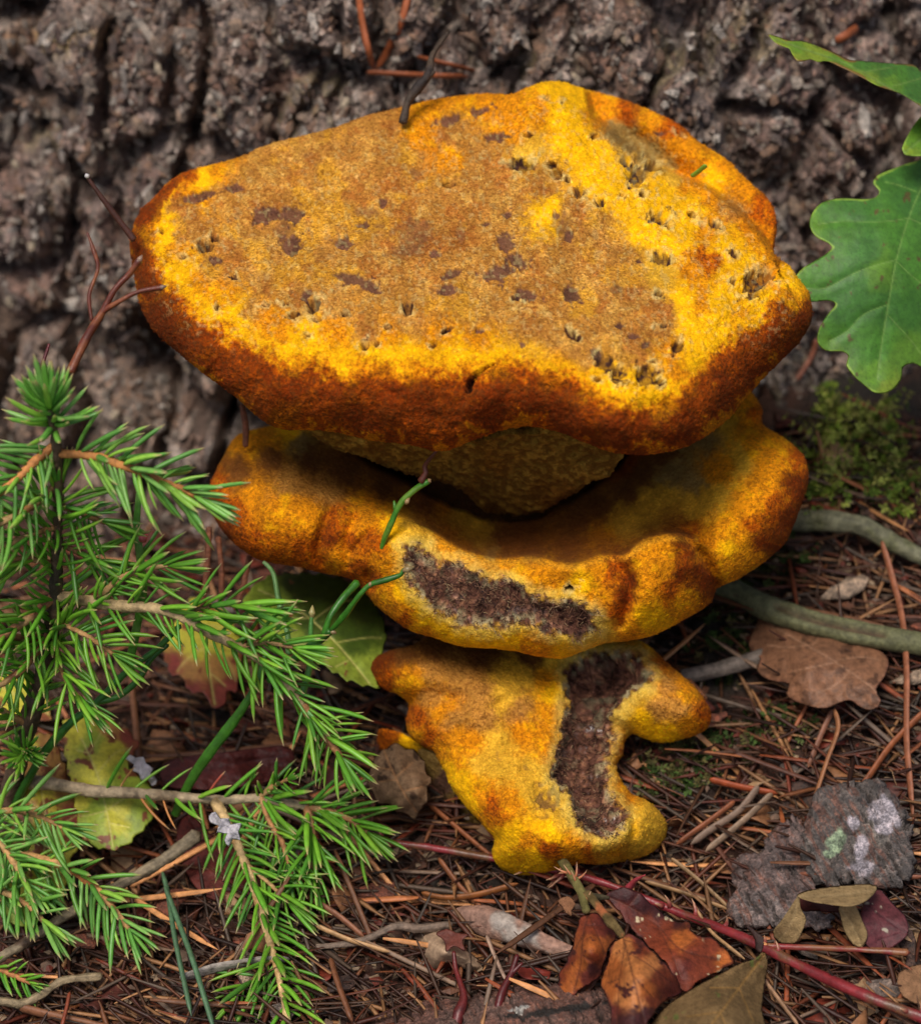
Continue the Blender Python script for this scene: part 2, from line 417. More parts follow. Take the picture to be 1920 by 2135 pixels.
def simple_vc(name, rough=.7, bump=.5, bs=900, bd=.0004, spec=.4, trans=0, var=.35, objrand=0, nscale=500):
    m, n, l, b = new_mat(name)
    tc = N_(n, 'ShaderNodeNewGeometry').outputs['Position']
    vc = N_(n, 'ShaderNodeVertexColor', layer_name='Col').outputs[0]
    nn = noise_(n, l, tc, nscale, 4, .6)
    c = mix_(n, l, 1.0, vc, ramp_(n, l, nn, [(.3, (1 - var,) * 3), (.7, (1 + var,) * 3)]), 'MULTIPLY')
    if objrand:
        oi = N_(n, 'ShaderNodeObjectInfo').outputs['Random']
        c = mix_(n, l, 1.0, c, ramp_(n, l, oi, [(0, (1 - objrand,) * 3), (.5, (1, .95, .9)), (1, (1 + objrand, 1 + objrand * .8, 1 + objrand * .6))]), 'MULTIPLY')
    l.new(c, b.inputs['Base Color']); b.inputs['Roughness'].default_value = rough
    b.inputs['Specular IOR Level'].default_value = spec
    if trans:
        b.inputs['Subsurface Weight'].default_value = trans; b.inputs['Subsurface Scale'].default_value = .004
        b.inputs['Subsurface Radius'].default_value = (.5, 1, .2)
    l.new(bump_(n, l, noise_(n, l, tc, bs, 3, .6), bump, bd), b.inputs['Normal'])
    return m
M_soil = simple_vc('forest_soil', .9, .8, 700, .001)
ground()

# ------------------------------------------------------------------ the bracket fungus
def fungus_material():
    m, n, l, b = new_mat('velvet_fungus')
    tc = N_(n, 'ShaderNodeNewGeometry').outputs['Position']
    at = N_(n, 'ShaderNodeVertexColor', layer_name='Col'); vc, al = at.outputs[0], at.outputs[1]
    wet = N_(n, 'ShaderNodeAttribute', attribute_name='Wet').outputs['Fac']
    n1 = noise_(n, l, tc, 950, 3, .7); n2 = noise_(n, l, tc, 330, 5, .7, .3); n3 = noise_(n, l, tc, 1300, 2, .6)
    # velvet grains: dark rust hair tips and pale flecks
    dark = math_(n, l, 'MULTIPLY', ramp_(n, l, n1, [(.49, (0,) * 3), (.57, (1,) * 3)]), al)
    dark = math_(n, l, 'MULTIPLY', dark, .95)
    c = mix_(n, l, dark, vc, (.125, .030, .004))
    c = mix_(n, l, math_(n, l, 'MULTIPLY', ramp_(n, l, n3, [(.52, (0,) * 3), (.66, (1,) * 3)]), .38), c, mix_(n, l, 1.0, vc, (1.9, 1.9, 2.4), 'MULTIPLY'))
    c = mix_(n, l, .5, c, ramp_(n, l, n2, [(.3, (.62, .54, .46)), (.7, (1.32, 1.36, 1.38))]), 'MULTIPLY')
    l.new(c, b.inputs['Base Color'])
    wn = math_(n, l, 'MULTIPLY', wet, ramp_(n, l, noise_(n, l, tc, 260, 3, .6), [(.5, (0,) * 3), (.62, (1,) * 3)]))
    l.new(math_(n, l, 'SUBTRACT', .92, math_(n, l, 'MULTIPLY', wn, .7)), b.inputs['Roughness'])
    l.new(math_(n, l, 'ADD', .1, math_(n, l, 'MULTIPLY', wn, .6)), b.inputs['Specular IOR Level'])
    b.inputs['Sheen Weight'].default_value = .02; b.inputs['Sheen Roughness'].default_value = .5; b.inputs['Sheen Tint'].default_value = (1, .7, .3, 1)
    bs_ = math_(n, l, 'SUBTRACT', .85, math_(n, l, 'MULTIPLY', wet, .6)); b1 = bump_(n, l, n2, bs_, .0009); l.new(bump_(n, l, n1, bs_, .0009, b1), b.inputs['Normal'])
    return m
def tear_shine(m):
    return m
M_fungus = fungus_material()
PIG = dict(K=lin(120, 45, 4), R=lin(182, 84, 5), O=lin(226, 142, 12), Y=lin(254, 188, 8), C=lin(188, 130, 54), G=lin(150, 120, 62), D=lin(116, 70, 26), L=lin(224, 170, 46), B=lin(102, 72, 58))
SPK = dict(K=.95, R=.85, O=.5, Y=.1, C=.55, G=.3, D=.55, L=.2, B=.3)
PN = list(PIG)
def pigment(X, Y, marks, **kw):
    W = idw_classes(X, Y, marks, PN, **kw); P = pixP(X, Y)
    # rusty zones break up into golden freckles at two sizes
    f = .42 * sstep(.12, .5, fbm(P, 2.4, 5, 801, .8)) + .22 * sstep(.1, .5, fbm(P, 6, 3, 805, .8))
    for a_, b_ in (('K', 'R'), ('R', 'O')):
        k = W[:, PN.index(a_)] * f; W[:, PN.index(b_)] += k; W[:, PN.index(a_)] -= k
    k = W[:, PN.index('O')] * .5 * sstep(.05, .45, fbm(P, 2.6, 4, 811, .8)); W[:, PN.index('Y')] += k; W[:, PN.index('O')] -= k
    return W @ np.array([PIG[k] for k in PN]), W @ np.array([SPK[k] for k in PN])
BROWN = lin(104, 68, 54); DARKB = lin(60, 38, 32); CREAM = lin(218, 200, 130)
def ell(X, Y, P, x, y, rx, ry, a, seed):
    ca, sa = math.cos(math.radians(a)), math.sin(math.radians(a))
    dx = X - x; dy = Y - y
    r = np.sqrt(((dx * ca + dy * sa) / rx) ** 2 + ((-dx * sa + dy * ca) / ry) ** 2)
    return r
def patches(X, Y, lst, kind_seed=0):
    """ragged stains and pits: returns stain mask, pit mask, cream rim mask"""
    P = pixP(X, Y)
    rag = .62 * fbm(P, 3.6, 5, 200, .8); rag2 = .34 * vnoise(P, 10, 222)
    st = np.zeros(len(X)); pit = np.zeros(len(X)); rim = np.zeros(len(X)); pg = np.zeros(len(X)); low = .5 * fbm(P, 2.6, 2, 205)
    for (x, y, rx, ry, a, k) in lst:
        near = np.where((np.abs(X - x) < rx * 3 + 30) & (np.abs(Y - y) < max(rx, ry) * 3 + 30))[0]
        if not len(near): continue
        r = ell(X[near], Y[near], None, x, y, rx, ry, a, 0) * (1 + rag[near] * 1.2 + rag2[near])
        if k == 's': st[near] = np.maximum(st[near], sstep(1.15, .75, r))
        elif k == 'l': st[near] = np.maximum(st[near], .55 * sstep(1.3, .5, r))
        else:
            r0 = ell(X[near], Y[near], None, x, y, rx, ry, a, 0) * (1 + low[near]); pg[near] = np.maximum(pg[near], sstep(1.25, .35, r0))
            pit[near] = np.maximum(pit[near], sstep(1.05, .75, r))
            rim[near] = np.maximum(rim[near], sstep(1.9 if min(rx, ry) > 12 else 2.4, 1.0, r))
    patches.pg = pg
    return st, pit, rim

def fuzz(name, V, n_front, C_, n, seed, l=(.03, .075), parent=None, wet=None, mult=1.25):
    # short velvet hairs standing on the near face
    R = np.random.RandomState(seed); k = R.randint(0, n_front, n); p = V[k]
    cen = V[:n_front].mean(0); nb = R.normal(0, .6, (n, 3)) + np.array([0, -.35, .85]) + (p - cen) * np.array([.09, .05, .05])
    nb /= np.linalg.norm(nb, axis=1, keepdims=True); mult = np.where(C_[k, :1] < .06, .5, mult); L = R.uniform(l[0], l[1], (n, 1)); s = np.cross(nb, R.normal(0, 1, (n, 3))); s /= np.linalg.norm(s, axis=1, keepdims=True)
    b = p - nb * .02; W = np.stack([b - s * .008, b + s * .008, p + nb * L], 1).reshape(-1, 3)
    c = np.repeat((C_[k, :3] * mult * R.uniform(.5, 1.5, (n, 1))).clip(0, .95), 3, 0)
    o = part(name, W, np.arange(3 * n).reshape(-1, 3), M_fungus, fungus, np.c_[c, np.zeros(3 * n)], False, org=cen); o['kind'] = 'stuff'
# ---- upper cap
CAP = [(270,506),(276,480),(292,440),(316,417),(340,390),(369,367),(410,350),(454,340),(506,324),(559,301),(633,282),(702,264),(765,240),(844,222),(897,208),(960,199),(1013,194),(1065,196),(1097,182),(1134,170),(1176,171),(1224,187),(1287,203),(1350,227),(1414,258),(1456,295),(1514,332),(1551,369),(1593,406),(1614,438),(1619,475),(1614,528),(1646,554),(1662,578),(1684,606),(1692,640),(1690,672),(1667,712),(1632,748),(1593,786),(1556,828),(1519,872),(1466,913),(1414,937),(1350,948),(1283,945),(1222,924),(1177,905),(1130,893),(1091,889),(1050,896),(1000,914),(962,928),(934,939),(906,941),(875,932),(835,925),(776,919),(716,905),(657,897),(590,895),(558,883),(530,863),(503,838),(464,808),(422,778),(369,733),(322,691),(295,643),(283,591)]
CAPM = [(275,510,'K'),(290,600,'K'),(335,690,'K'),(300,450,'K'),(340,400,'R'),(385,365,'R'),(420,370,'Y'),(450,358,'O'),(400,400,'O'),(600,300,'C'),(760,262,'C'),(900,225,'O'),(1000,208,'O'),(1090,195,'O'),(1150,182,'Y'),(1250,208,'O'),(1400,262,'R'),(1520,345,'O'),(1600,430,'R'),(1612,510,'R'),(1600,560,'O'),(1645,570,'Y'),(1680,655,'K'),(1640,730,'K'),(1590,775,'K'),(1560,740,'R'),(1500,860,'K'),(1400,915,'K'),(1300,920,'K'),(1200,890,'K'),(1100,880,'R'),(1000,875,'K'),(930,915,'R'),(850,900,'R'),(760,885,'K'),(650,870,'R'),(590,880,'O'),(540,845,'R'),(450,780,'K'),(380,715,'K'),(420,720,'R'),
 (315,490,'Y'),(338,478,'Y'),(340,560,'Y'),(350,575,'Y'),(325,530,'K'),(310,560,'K'),(370,610,'K'),(400,640,'R'),(350,650,'K'),(440,655,'Y'),(490,650,'Y'),(500,672,'Y'),(470,690,'R'),(430,690,'K'),(530,730,'K'),(500,760,'R'),(600,730,'Y'),(620,745,'Y'),(560,700,'O'),(640,700,'Y'),(650,770,'K'),(600,800,'K'),(700,800,'K'),(560,770,'K'),(740,745,'Y'),(780,733,'Y'),(720,760,'Y'),(680,735,'O'),(840,750,'Y'),(850,770,'Y'),(820,820,'K'),(880,840,'K'),(770,800,'R'),(900,770,'O'),(1000,790,'K'),(960,810,'K'),(1030,820,'K'),(920,800,'R'),(1040,745,'Y'),(990,750,'Y'),(950,755,'Y'),(1080,780,'R'),(1100,830,'K'),(1150,780,'O'),(1190,800,'R'),(1160,840,'K'),(1245,815,'Y'),(1250,830,'Y'),(1290,800,'Y'),(1375,820,'Y'),(1395,840,'Y'),(1340,805,'Y'),(1420,860,'K'),(1330,860,'K'),(1230,860,'R'),(1270,880,'K'),(1470,800,'R'),(1430,790,'O'),(1450,760,'Y'),(1500,740,'R'),(1480,690,'Y'),(1550,700,'R'),(1600,680,'K'),(1620,640,'K'),(1570,650,'Y'),(1590,615,'Y'),(1640,610,'O'),(1540,600,'Y'),(1550,660,'O'),(1500,790,'K'),(1450,850,'R'),
 (380,560,'Y'),(400,590,'O'),(430,610,'O'),(380,520,'O'),(460,620,'O'),(520,650,'C'),(560,665,'O'),(700,700,'O'),(800,700,'O'),(760,690,'C'),(900,710,'O'),(1000,715,'O'),(880,740,'O'),
 (1380,390,'Y'),(1400,365,'L'),(1450,430,'Y'),(1400,420,'Y'),(1400,500,'Y'),(1500,470,'O'),(1520,500,'Y'),(1560,540,'Y'),(1350,430,'Y'),(1340,480,'Y'),(1430,480,'Y'),(1450,560,'O'),(1480,540,'R'),(1500,620,'Y'),(1420,620,'Y'),(1380,560,'L'),(1300,600,'C'),(1300,540,'C'),(1280,340,'Y'),(1300,400,'Y'),(1250,370,'Y'),(1200,300,'Y'),(1130,230,'O'),(1180,240,'Y'),(1180,200,'Y'),(1060,270,'O'),(1000,330,'C'),(1060,340,'C'),(1000,400,'C'),(960,380,'C'),(1240,560,'C'),(1200,600,'C'),(1050,400,'C'),(1100,330,'L'),(1130,390,'C'),(1150,440,'Y'),(1200,440,'C'),(1250,470,'C'),(1240,310,'Y'),
 (1200,520,'C'),(1280,520,'C'),(1440,660,'Y'),(1460,620,'O'),(1400,740,'O'),(1440,720,'Y'),(1380,650,'C'),
 (450,400,'C'),(550,400,'C'),(500,370,'C'),(650,380,'C'),(750,340,'C'),(850,320,'C'),(650,320,'C'),(900,400,'C'),(800,400,'C'),(700,440,'C'),(600,500,'C'),(500,500,'C'),(450,560,'C'),(700,560,'C'),(800,500,'C'),(800,600,'C'),(700,640,'C'),(620,600,'C'),(550,580,'C'),(900,620,'C'),(1000,640,'C'),(1100,650,'C'),(1100,720,'C'),(1150,690,'C'),(1200,740,'C'),(1300,700,'C'),(1330,740,'C'),(1250,640,'C'),(1000,500,'C'),(950,460,'C'),(1000,560,'C'),(1150,570,'C'),(1380,690,'C'),(390,480,'C'),(370,440,'C'),(900,540,'C'),(850,680,'C'),(880,280,'O'),(820,270,'C'),(940,280,'C'),(930,330,'O'),
 (1350,255,'O'),(1300,235,'R'),(1270,240,'O'),(1450,320,'O'),(1500,370,'Y'),(1560,400,'O'),(1480,410,'O'),(1530,440,'C'),(1560,480,'O'),(1590,520,'O'),(1320,285,'G'),(1360,320,'G'),(1400,345,'G'),(1280,268,'G'),(1430,350,'O'),(1440,380,'O'),(1410,310,'O')]
CAPP = [(559,448,36,20,-5,'s'),(612,448,30,17,0,'s'),(606,512,24,20,0,'s'),(590,478,26,20,60,'l'),(717,509,20,15,20,'s'),(865,485,42,34,0,'l'),(850,520,50,18,-10,'l'),(904,527,11,11,0,'s'),(733,580,36,12,12,'s'),(770,596,24,13,20,'s'),(928,606,25,13,-18,'s'),(944,570,26,10,-20,'s'),(432,514,20,12,-10,'p'),(448,497,10,9,0,'p'),(409,411,28,9,-12,'s'),(485,393,22,8,5,'s'),(454,543,15,8,0,'s'),(654,638,18,12,-40,'p'),(640,612,10,16,20,'s'),(660,665,10,6,0,'p'),(612,659,12,6,-10,'p'),(849,643,10,12,0,'p'),(760,722,9,9,0,'p'),(786,716,7,6,0,'p'),(638,701,8,5,0,'p'),(338,483,5,5,0,'p'),(380,535,8,6,0,'p'),(452,641,4,7,0,'p'),(555,634,7,5,0,'p'),(595,634,9,5,0,'p'),(760,443,22,9,0,'l'),(756,469,16,6,0,'s'),(790,470,14,5,0,'l'),(865,359,16,7,30,'l'),(488,580,8,6,0,'p'),(938,384,14,6,0,'p'),(934,250,22,10,-10,'s'),(800,423,8,8,0,'s'),(725,655,7,5,0,'p'),(810,682,8,5,0,'p'),(930,690,10,5,-20,'p'),(905,718,6,6,0,'p'),(960,490,9,14,0,'l'),
 (1084,343,27,12,8,'p'),(1145,343,10,6,0,'p'),(1160,364,9,8,0,'p'),(1208,401,12,12,0,'p'),(1182,375,6,6,0,'p'),(1250,422,10,9,0,'p'),(1329,362,26,26,20,'p'),(1361,347,18,8,25,'p'),(1304,335,12,7,0,'p'),(1340,406,8,7,0,'p'),(1298,408,6,5,0,'p'),(1374,454,20,14,0,'p'),(1394,470,8,8,0,'p'),(1443,446,11,9,40,'p'),(1487,467,14,9,50,'p'),(1377,540,22,12,5,'p'),(1577,585,34,20,-35,'p'),(1600,572,22,12,20,'p'),(1570,612,14,12,0,'p'),(1527,530,10,7,40,'p'),(1530,587,9,8,0,'p'),(1414,722,14,11,-30,'p'),(1405,742,8,5,0,'p'),(1261,749,18,22,-30,'p'),(1240,735,10,14,-40,'s'),(1292,780,20,18,30,'p'),(1350,780,26,24,0,'p'),(1372,795,10,10,0,'p'),(1245,791,8,5,0,'p'),(1189,694,14,9,40,'p'),(1205,705,7,6,0,'p'),(1320,700,10,8,0,'s'),(1345,718,9,7,0,'s'),(1290,678,10,6,0,'s'),(1055,506,20,22,0,'s'),(1076,540,22,16,20,'s'),(1039,567,35,16,-12,'s'),(1171,470,22,34,-25,'l'),(1185,490,12,14,0,'s'),(1160,448,10,8,0,'s'),(1097,614,28,11,12,'s'),(1075,622,10,6,0,'p'),(1192,614,18,16,30,'s'),(1060,448,10,8,0,'s'),(1145,206,18,4,8,'p'),(1100,283,10,5,0,'p'),(1287,601,14,9,0,'l'),(1002,232,20,9,-20,'s'),(1374,612,10,6,0,'p'),(1240,285,7,5,0,'p'),(1090,718,6,5,0,'s'),(1384,680,8,5,0,'p'),(1030,285,20,10,0,'s'),(1332,545,7,5,0,'s'),(1418,280,9,4,30,'p'),(1372,280,10,5,20,'s'),(1130,480,7,5,0,'l'),(1012,468,8,5,0,'s'),(1000,690,8,5,0,'s')]
def cap_t(X, Y, D):
    v = (1067.5 - Y) * K; P = pixP(X, Y)
    # near-level upper face, a little domed, dipping to the left
    zc = 6.1 - ((X - 1000) / 720) ** 2 * 1.3 - .0 * X
    t_top = (v * math.cos(PITCH) - zc) / math.sin(PITCH)
    rimy = 735 + 75 * np.exp(-((X - 1330) / 200) ** 2) - 250 * np.clip((430 - X) / 160, 0, 1) ** 1.5 - 110 * np.clip((X - 1480) / 200, 0, 1)
    y0 = (1067.5 - rimy) * K
    t0 = (y0 * math.cos(PITCH) - zc) / math.sin(PITCH)
    t_front = t0 + (y0 - v) * (-.35) * -1.0          # steep outer face below the lip
    kk = 2.3; hgt = np.clip(.5 + .5 * (t_front - t_top) / kk, 0, 1)
    t = t_top * (1 - hgt) + t_front * hgt + kk * hgt * (1 - hgt)
    def bump(x, y, rx, ry, a, amp):
        return amp * np.exp(-ell(X, Y, P, x, y, rx, ry, a, 0) ** 2)
    t = t - bump(1150, 230, 120, 70, 30, 1.1) - bump(1330, 430, 220, 50, 38, .35) + bump(700, 450, 260, 90, -10, .35) + bump(1080, 560, 160, 70, 0, .25)
    t = t + bump(1340, 300, 130, 26, 38, .7) - bump(1470, 620, 90, 60, 30, .25)
    for pts, amp, dec, sgn in (([(1215, 185), (1230, 240), (1290, 300), (1345, 338), (1405, 372), (1470, 395), (1540, 450), (1585, 500), (1612, 545)], 1.7, 80, -1),
                               ([(905, 345), (935, 290), (965, 245), (1000, 215), (1030, 190)], .55, 80, -1)):
        d, _, _, s = polydist(X, Y, catmull(pts, 20, False), False)
        side = s * sgn
        t = t + amp * sstep(-2, 16, d * side) * np.exp(-(np.maximum(d, 0) / dec)) * 1.0
    t = t + .32 * fbm(P, .55, 3, 301) + .12 * fbm(P, 1.8, 3, 305)
    # rust rim is quilted into soft folds
    band = sstep(150, 40, D) * sstep(600, 760, Y)
    t = t + band * (.16 * fbm(P * np.array([1.0, .5, 1]), 1.1, 2, 311))
    return t
NBK = []
def cap():
    R = lambda X, Y: .35 + 1.15 * sstep(450, 800, Y)
    wq = lambda X, Y: 26 + 60 * sstep(450, 800, Y)
    st = {}
    def disp(V, I):
        X, Y = I['X'], I['Y']
        s, p, r = patches(X, Y, CAPP); st['m'] = (s, p, r)
        D, _, _, _ = polydist(X, Y, catmull([(975, 814), (980, 795), (1003, 772), (1030, 758)], 6, False), False)
        wd = np.interp(X, [970, 985, 1010, 1040], [6, 9, 4, 1.2]); st['cr'] = sstep(1.0, .55, D / wd)
        P = V[:I['n']]
        d = -.05 * s - .26 * patches.pg * (1 + .25 * vnoise(P, 3, 401)) + .07 * (r - p).clip(0) * (.4 + vnoise(P, 14, 77)) - .5 * st['cr']
        d = d + .022 * fbm(P, 7, 3, 410, .7) + .016 * vnoise(P, 16, 415)
        return np.r_[d, .1 * fbm(V[I['n']:], 2, 3, 420)]
    V, F, I = solid(CAP, cap_t, 2.2, 10, wq, R, 150, 2.6, disp)
    X, Y = I['X'], I['Y']; P = pixP(X, Y)
    c, a = pigment(X, Y, CAPM, pw=4.2, warp=20, sharp=1.25, nz=.6)
    PL = catmull([(430,385),(370,400),(345,440),(338,490),(345,545),(380,600),(440,650),(510,688),(600,730),(700,742),(800,736),(900,738),(1000,742),(1080,738),(1150,752),(1230,792),(1290,818),(1375,828),(1430,790),(1480,735),(1540,690),(1590,640),(1620,590),(1600,560),(1500,450),(1200,300),(700,340)], 14)
    dd, _, _, ss = polydist(X, Y, PL); out = (dd * -ss) + 26 * fbm(P * [1.5, .6, 1], 1.3, 4, 461, .7) + 9 * fbm(P, 5, 3, 462, .8)
    f = out / (np.abs(out) + I['D'] * (.8 + .5 * fbm(P, .9, 3, 463)) + 6); stops = [(-.12, 'Y'), (.02, 'Y'), (.13, 'O'), (.25, 'R'), (.4, 'K'), (.82, 'K'), (.95, 'R'), (1.0, 'O')]
    f = np.where(f > 0, f + .34 * fbm(P, 1.5, 4, 471, .75) * sstep(0, .3, f) + .2 * fbm(P, 6, 3, 472, .85), f)
    gc = np.stack([np.interp(f, [q[0] for q in stops], [PIG[q[1]][j] for q in stops]) for j in range(3)], -1); ga = np.interp(f, [q[0] for q in stops], [SPK[q[1]] for q in stops])
    mk = .75 * sstep(-.2, .02, f) * np.maximum(sstep(400, 520, Y), sstep(420, 350, X)) * sstep(1640, 1600, X + (Y < 600) * 60)
    c = mixc(c, gc, mk); a = a * (1 - mk) + ga * mk
    s, p, r = st['m']
    mot = sstep(-.35, .5, fbm(P, 2.2, 4, 431, .7))
    cf = sstep(.25, .0, np.abs(c[:, 2] - PIG['C'][2]) / PIG['C'][2])
    c = mixc(c, lin(172, 100, 38), .75 * cf * sstep(-.05, .45, fbm(P, 1.1, 5, 434, .75)))
    c = mixc(c, lin(226, 172, 78), .6 * cf * sstep(.0, .4, fbm(P, 2.6, 4, 438, .8)))
    c = mixc(c, lin(228, 166, 30), .5 * cf * sstep(.05, .4, fbm(P, .7, 4, 439, .8)))
    c = c * (.86 + .28 * mot)[:, None]
    och = sstep(.2, .6, fbm(P, .5, 3, 433)); 
    c = mixc(c, BROWN * 1.05, s * .92); c = mixc(c, DARKB * 1.2, s * .55 * sstep(0, .4, fbm(P, 4, 3, 466, .8)))
    c = mixc(c, CREAM, np.clip(r - p, 0, 1) * .6 * sstep(-.3, .4, fbm(P, 5, 2, 440)))
    c = mixc(c, DARKB * 1.3, p * (.6 + .4 * sstep(-.4, .4, vnoise(P, 12, 78))))
    c = mixc(c, DARKB * .6, st['cr']); a = a * (1 - np.clip(r + s, 0, 1) * .7)
    # light crumbly flecks and dimples of the hairy top
    topm = sstep(760, 680, Y) * sstep(20, 60, I['D'])
    fl = sstep(.35, .6, vnoise(P, 11, 450)); c = mixc(c, CREAM * .9, fl * topm * .22)
    ca = np.c_[c, a]
    back = np.tile(np.r_[lin(120, 100, 30), .3], (I['nb'], 1)); NBK.append(I['nb'])
    return V, F, np.r_[ca, back]
fungus = empty('bracket_fungus', (1.5, 2.0, -9.4), 'large velvety yellow and rust tiered bracket fungus at the foot of the trunk', 'fungus')
Vc, Fc, Cc = cap(); part('cap', Vc, Fc, M_fungus, fungus, Cc)['label'] = 'broad upper cap with ochre top, brown pits and rusty rim'
fuzz('velvet_hairs', Vc, len(Vc) - NBK[-1], Cc, 42000, 1)

# ---- pore-bearing funnel under the upper cap
STEM = [(640,850),(800,830),(1000,820),(1200,840),(1320,880),(1322,920),(1296,955),(1268,992),(1240,1000),(1200,1026),(1150,1056),(1100,1074),(1040,1072),(1000,1056),(975,1030),(940,1012),(890,1000),(840,985),(780,962),(720,942),(668,920),(640,890)]
def stem_part():
    T = tps([(640,860,.2),(1000,840,-.6),(1320,880,.1),(660,920,1.2),(800,940,1.2),(1000,915,-.35),(1100,905,-.3),(1200,930,.1),(1000,960,1.2),(1100,960,1.0),(1200,1000,1.6),(1300,950,.9),(1000,1060,4.0),(1100,1075,4.0),(900,1000,3.0),(1180,1040,2.8),(800,900,.3),(900,920,.2)])
    def tf(X, Y, D):
        P = pixP(X, Y); return T(X, Y) + .35 * fbm(P, .9, 3, 501)
    st = {}
    def disp(V, I):
        X, Y = I['X'], I['Y']; P = V[:I['n']]
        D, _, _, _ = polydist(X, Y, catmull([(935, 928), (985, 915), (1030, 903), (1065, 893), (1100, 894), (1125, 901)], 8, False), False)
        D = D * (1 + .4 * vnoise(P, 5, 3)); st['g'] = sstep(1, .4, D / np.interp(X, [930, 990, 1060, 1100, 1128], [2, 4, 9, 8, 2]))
        pore = sstep(-.12, .2, fbm(P, 6.5, 2, 44)); st['p'] = pore
        f3, f4, _ = worley2(X / 22, Y / 15, 45)
        d = .03 * pore - .9 * st['g'] + .08 * fbm(P, 3, 3, 505, .7)
        return np.r_[d, 0 * V[I['n']:, 0]]
    V, F, I = solid(STEM, tf, 2.6, 12, 40, .6, 80, 2.0, disp)
    X, Y = I['X'], I['Y']; P = pixP(X, Y)
    c = np.tile(lin(158, 126, 48), (len(X), 1)) * (.75 + .4 * sstep(-.3, .3, fbm(P, 3, 3, 510)))[:, None]
    c = mixc(c, lin(140, 90, 24), sstep(0, .4, fbm(P, 1.2, 3, 515)) * .5)
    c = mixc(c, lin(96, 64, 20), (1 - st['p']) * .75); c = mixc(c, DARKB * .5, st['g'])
    part('funnel', V, F, M_fungus, fungus, np.r_[np.c_[c, .15 + 0 * X], np.tile(np.r_[lin(110, 90, 30), .2], (I['nb'], 1))])
stem_part()

# ---- middle bracket
MID = [(500,905),(470,945),(446,990),(436,1020),(438,1053),(455,1093),(483,1128),(519,1156),(558,1172),(622,1182),(669,1194),(716,1203),(748,1217),(768,1243),(796,1274),(835,1302),(862,1318),(895,1327),(954,1346),(1000,1351),(1033,1353),(1073,1358),(1112,1367),(1167,1374),(1200,1364),(1230,1352),(1263,1341),(1310,1336),(1354,1327),(1395,1309),(1430,1290),(1462,1271),(1485,1253),(1493,1228),(1536,1209),(1566,1190),(1596,1169),(1637,1131),(1652,1100),(1664,1070),(1682,1017),(1684,977),(1674,948),(1652,926),(1627,908),(1589,884),(1590,856),(1576,830),(1558,808),(1500,790),(1300,800),(1000,820),(750,850),(600,880)]
CREST = [(800,1070),(845,1082),(900,1108),(950,1140),(1000,1160),(1060,1166),(1110,1160),(1160,1172),(1205,1175),(1255,1158),(1300,1158),(1340,1128),(1385,1116),(1430,1118),(1450,1128)]
MIDM = [(450,1060,'K'),(470,1110,'K'),(440,1020,'R'),(520,1150,'R'),(480,1060,'R'),(500,990,'D'),(560,960,'D'),(520,1020,'O'),(590,1050,'O'),(560,1090,'O'),(540,1120,'R'),(640,1070,'O'),(650,1150,'R'),(690,1110,'K'),(700,1080,'R'),(600,1010,'C'),(680,1020,'C'),(720,980,'D'),(800,1010,'D'),(900,1040,'D'),(640,960,'D'),(760,1050,'O'),(750,1110,'O'),(720,1160,'O'),(740,1190,'R'),(780,1090,'O'),(740,1130,'R'),(790,1130,'R'),(800,1230,'O'),(800,1180,'O'),(830,1280,'O'),(840,1230,'Y'),(880,1300,'Y'),(820,1110,'Y'),(860,1105,'L'),(900,1120,'L'),(780,1210,'R'),(920,1130,'O'),(960,1160,'O'),(1000,1175,'O'),(960,1070,'L'),(1000,1110,'L'),(1020,1140,'L'),(1030,1150,'G'),(930,1060,'O'),(1060,1120,'D'),(1100,1080,'D'),(1100,1140,'D'),(1180,1140,'D'),(1200,1090,'D'),(1260,1120,'O'),(1290,1100,'L'),(1320,1080,'L'),(1240,1060,'D'),(1300,1020,'D'),(1360,1060,'L'),(1340,980,'D'),(1400,1040,'L'),(1300,960,'K'),(1380,940,'D'),(1060,1060,'D'),(1060,1180,'O'),(1120,1200,'O'),(1080,1210,'Y'),(1200,1220,'Y'),(1150,1190,'O'),(1270,1200,'R'),(1280,1170,'R'),(1240,1180,'O'),(1300,1240,'K'),(1310,1210,'K'),(1290,1280,'R'),(1250,1250,'O'),(1340,1180,'O'),(1380,1150,'O'),(1340,1230,'O'),(1350,1290,'Y'),(1330,1310,'O'),(1420,1130,'K'),(1440,1160,'K'),(1460,1190,'K'),(1480,1220,'K'),(1400,1220,'R'),(1430,1250,'O'),(1390,1190,'O'),(1420,1200,'K'),(1470,1160,'O'),(1500,1200,'O'),(1540,1180,'O'),(1440,1110,'R'),(1460,1120,'O'),(1500,1120,'O'),(1560,1120,'O'),(1530,1080,'O'),(1520,1150,'Y'),(1600,1130,'K'),(1640,1080,'K'),(1660,1020,'K'),(1670,960,'R'),(1620,1050,'R'),(1600,980,'O'),(1630,930,'O'),(1590,1020,'O'),(1560,1050,'O'),(1570,1100,'R'),(1440,1060,'L'),(1480,1030,'L'),(1500,980,'O'),(1450,1000,'G'),(1400,990,'G'),(1420,900,'G'),(1470,910,'G'),(1480,870,'G'),(1520,880,'L'),(1560,900,'O'),(1550,840,'O'),(1580,870,'R'),(1540,960,'L'),(1560,930,'O'),(1620,890,'O'),
 (960,1330,'Y'),(1060,1335,'Y'),(1000,1325,'Y'),(1100,1345,'O'),(1130,1330,'O'),(1180,1350,'Y'),(1200,1345,'L'),(1250,1320,'L'),(1060,1310,'Y'),(920,1300,'Y'),(870,1270,'Y'),(840,1290,'R'),(890,1318,'O'),(1020,1345,'Y'),(560,920,'O'),(600,910,'Y'),(520,930,'O'),(620,930,'G')]
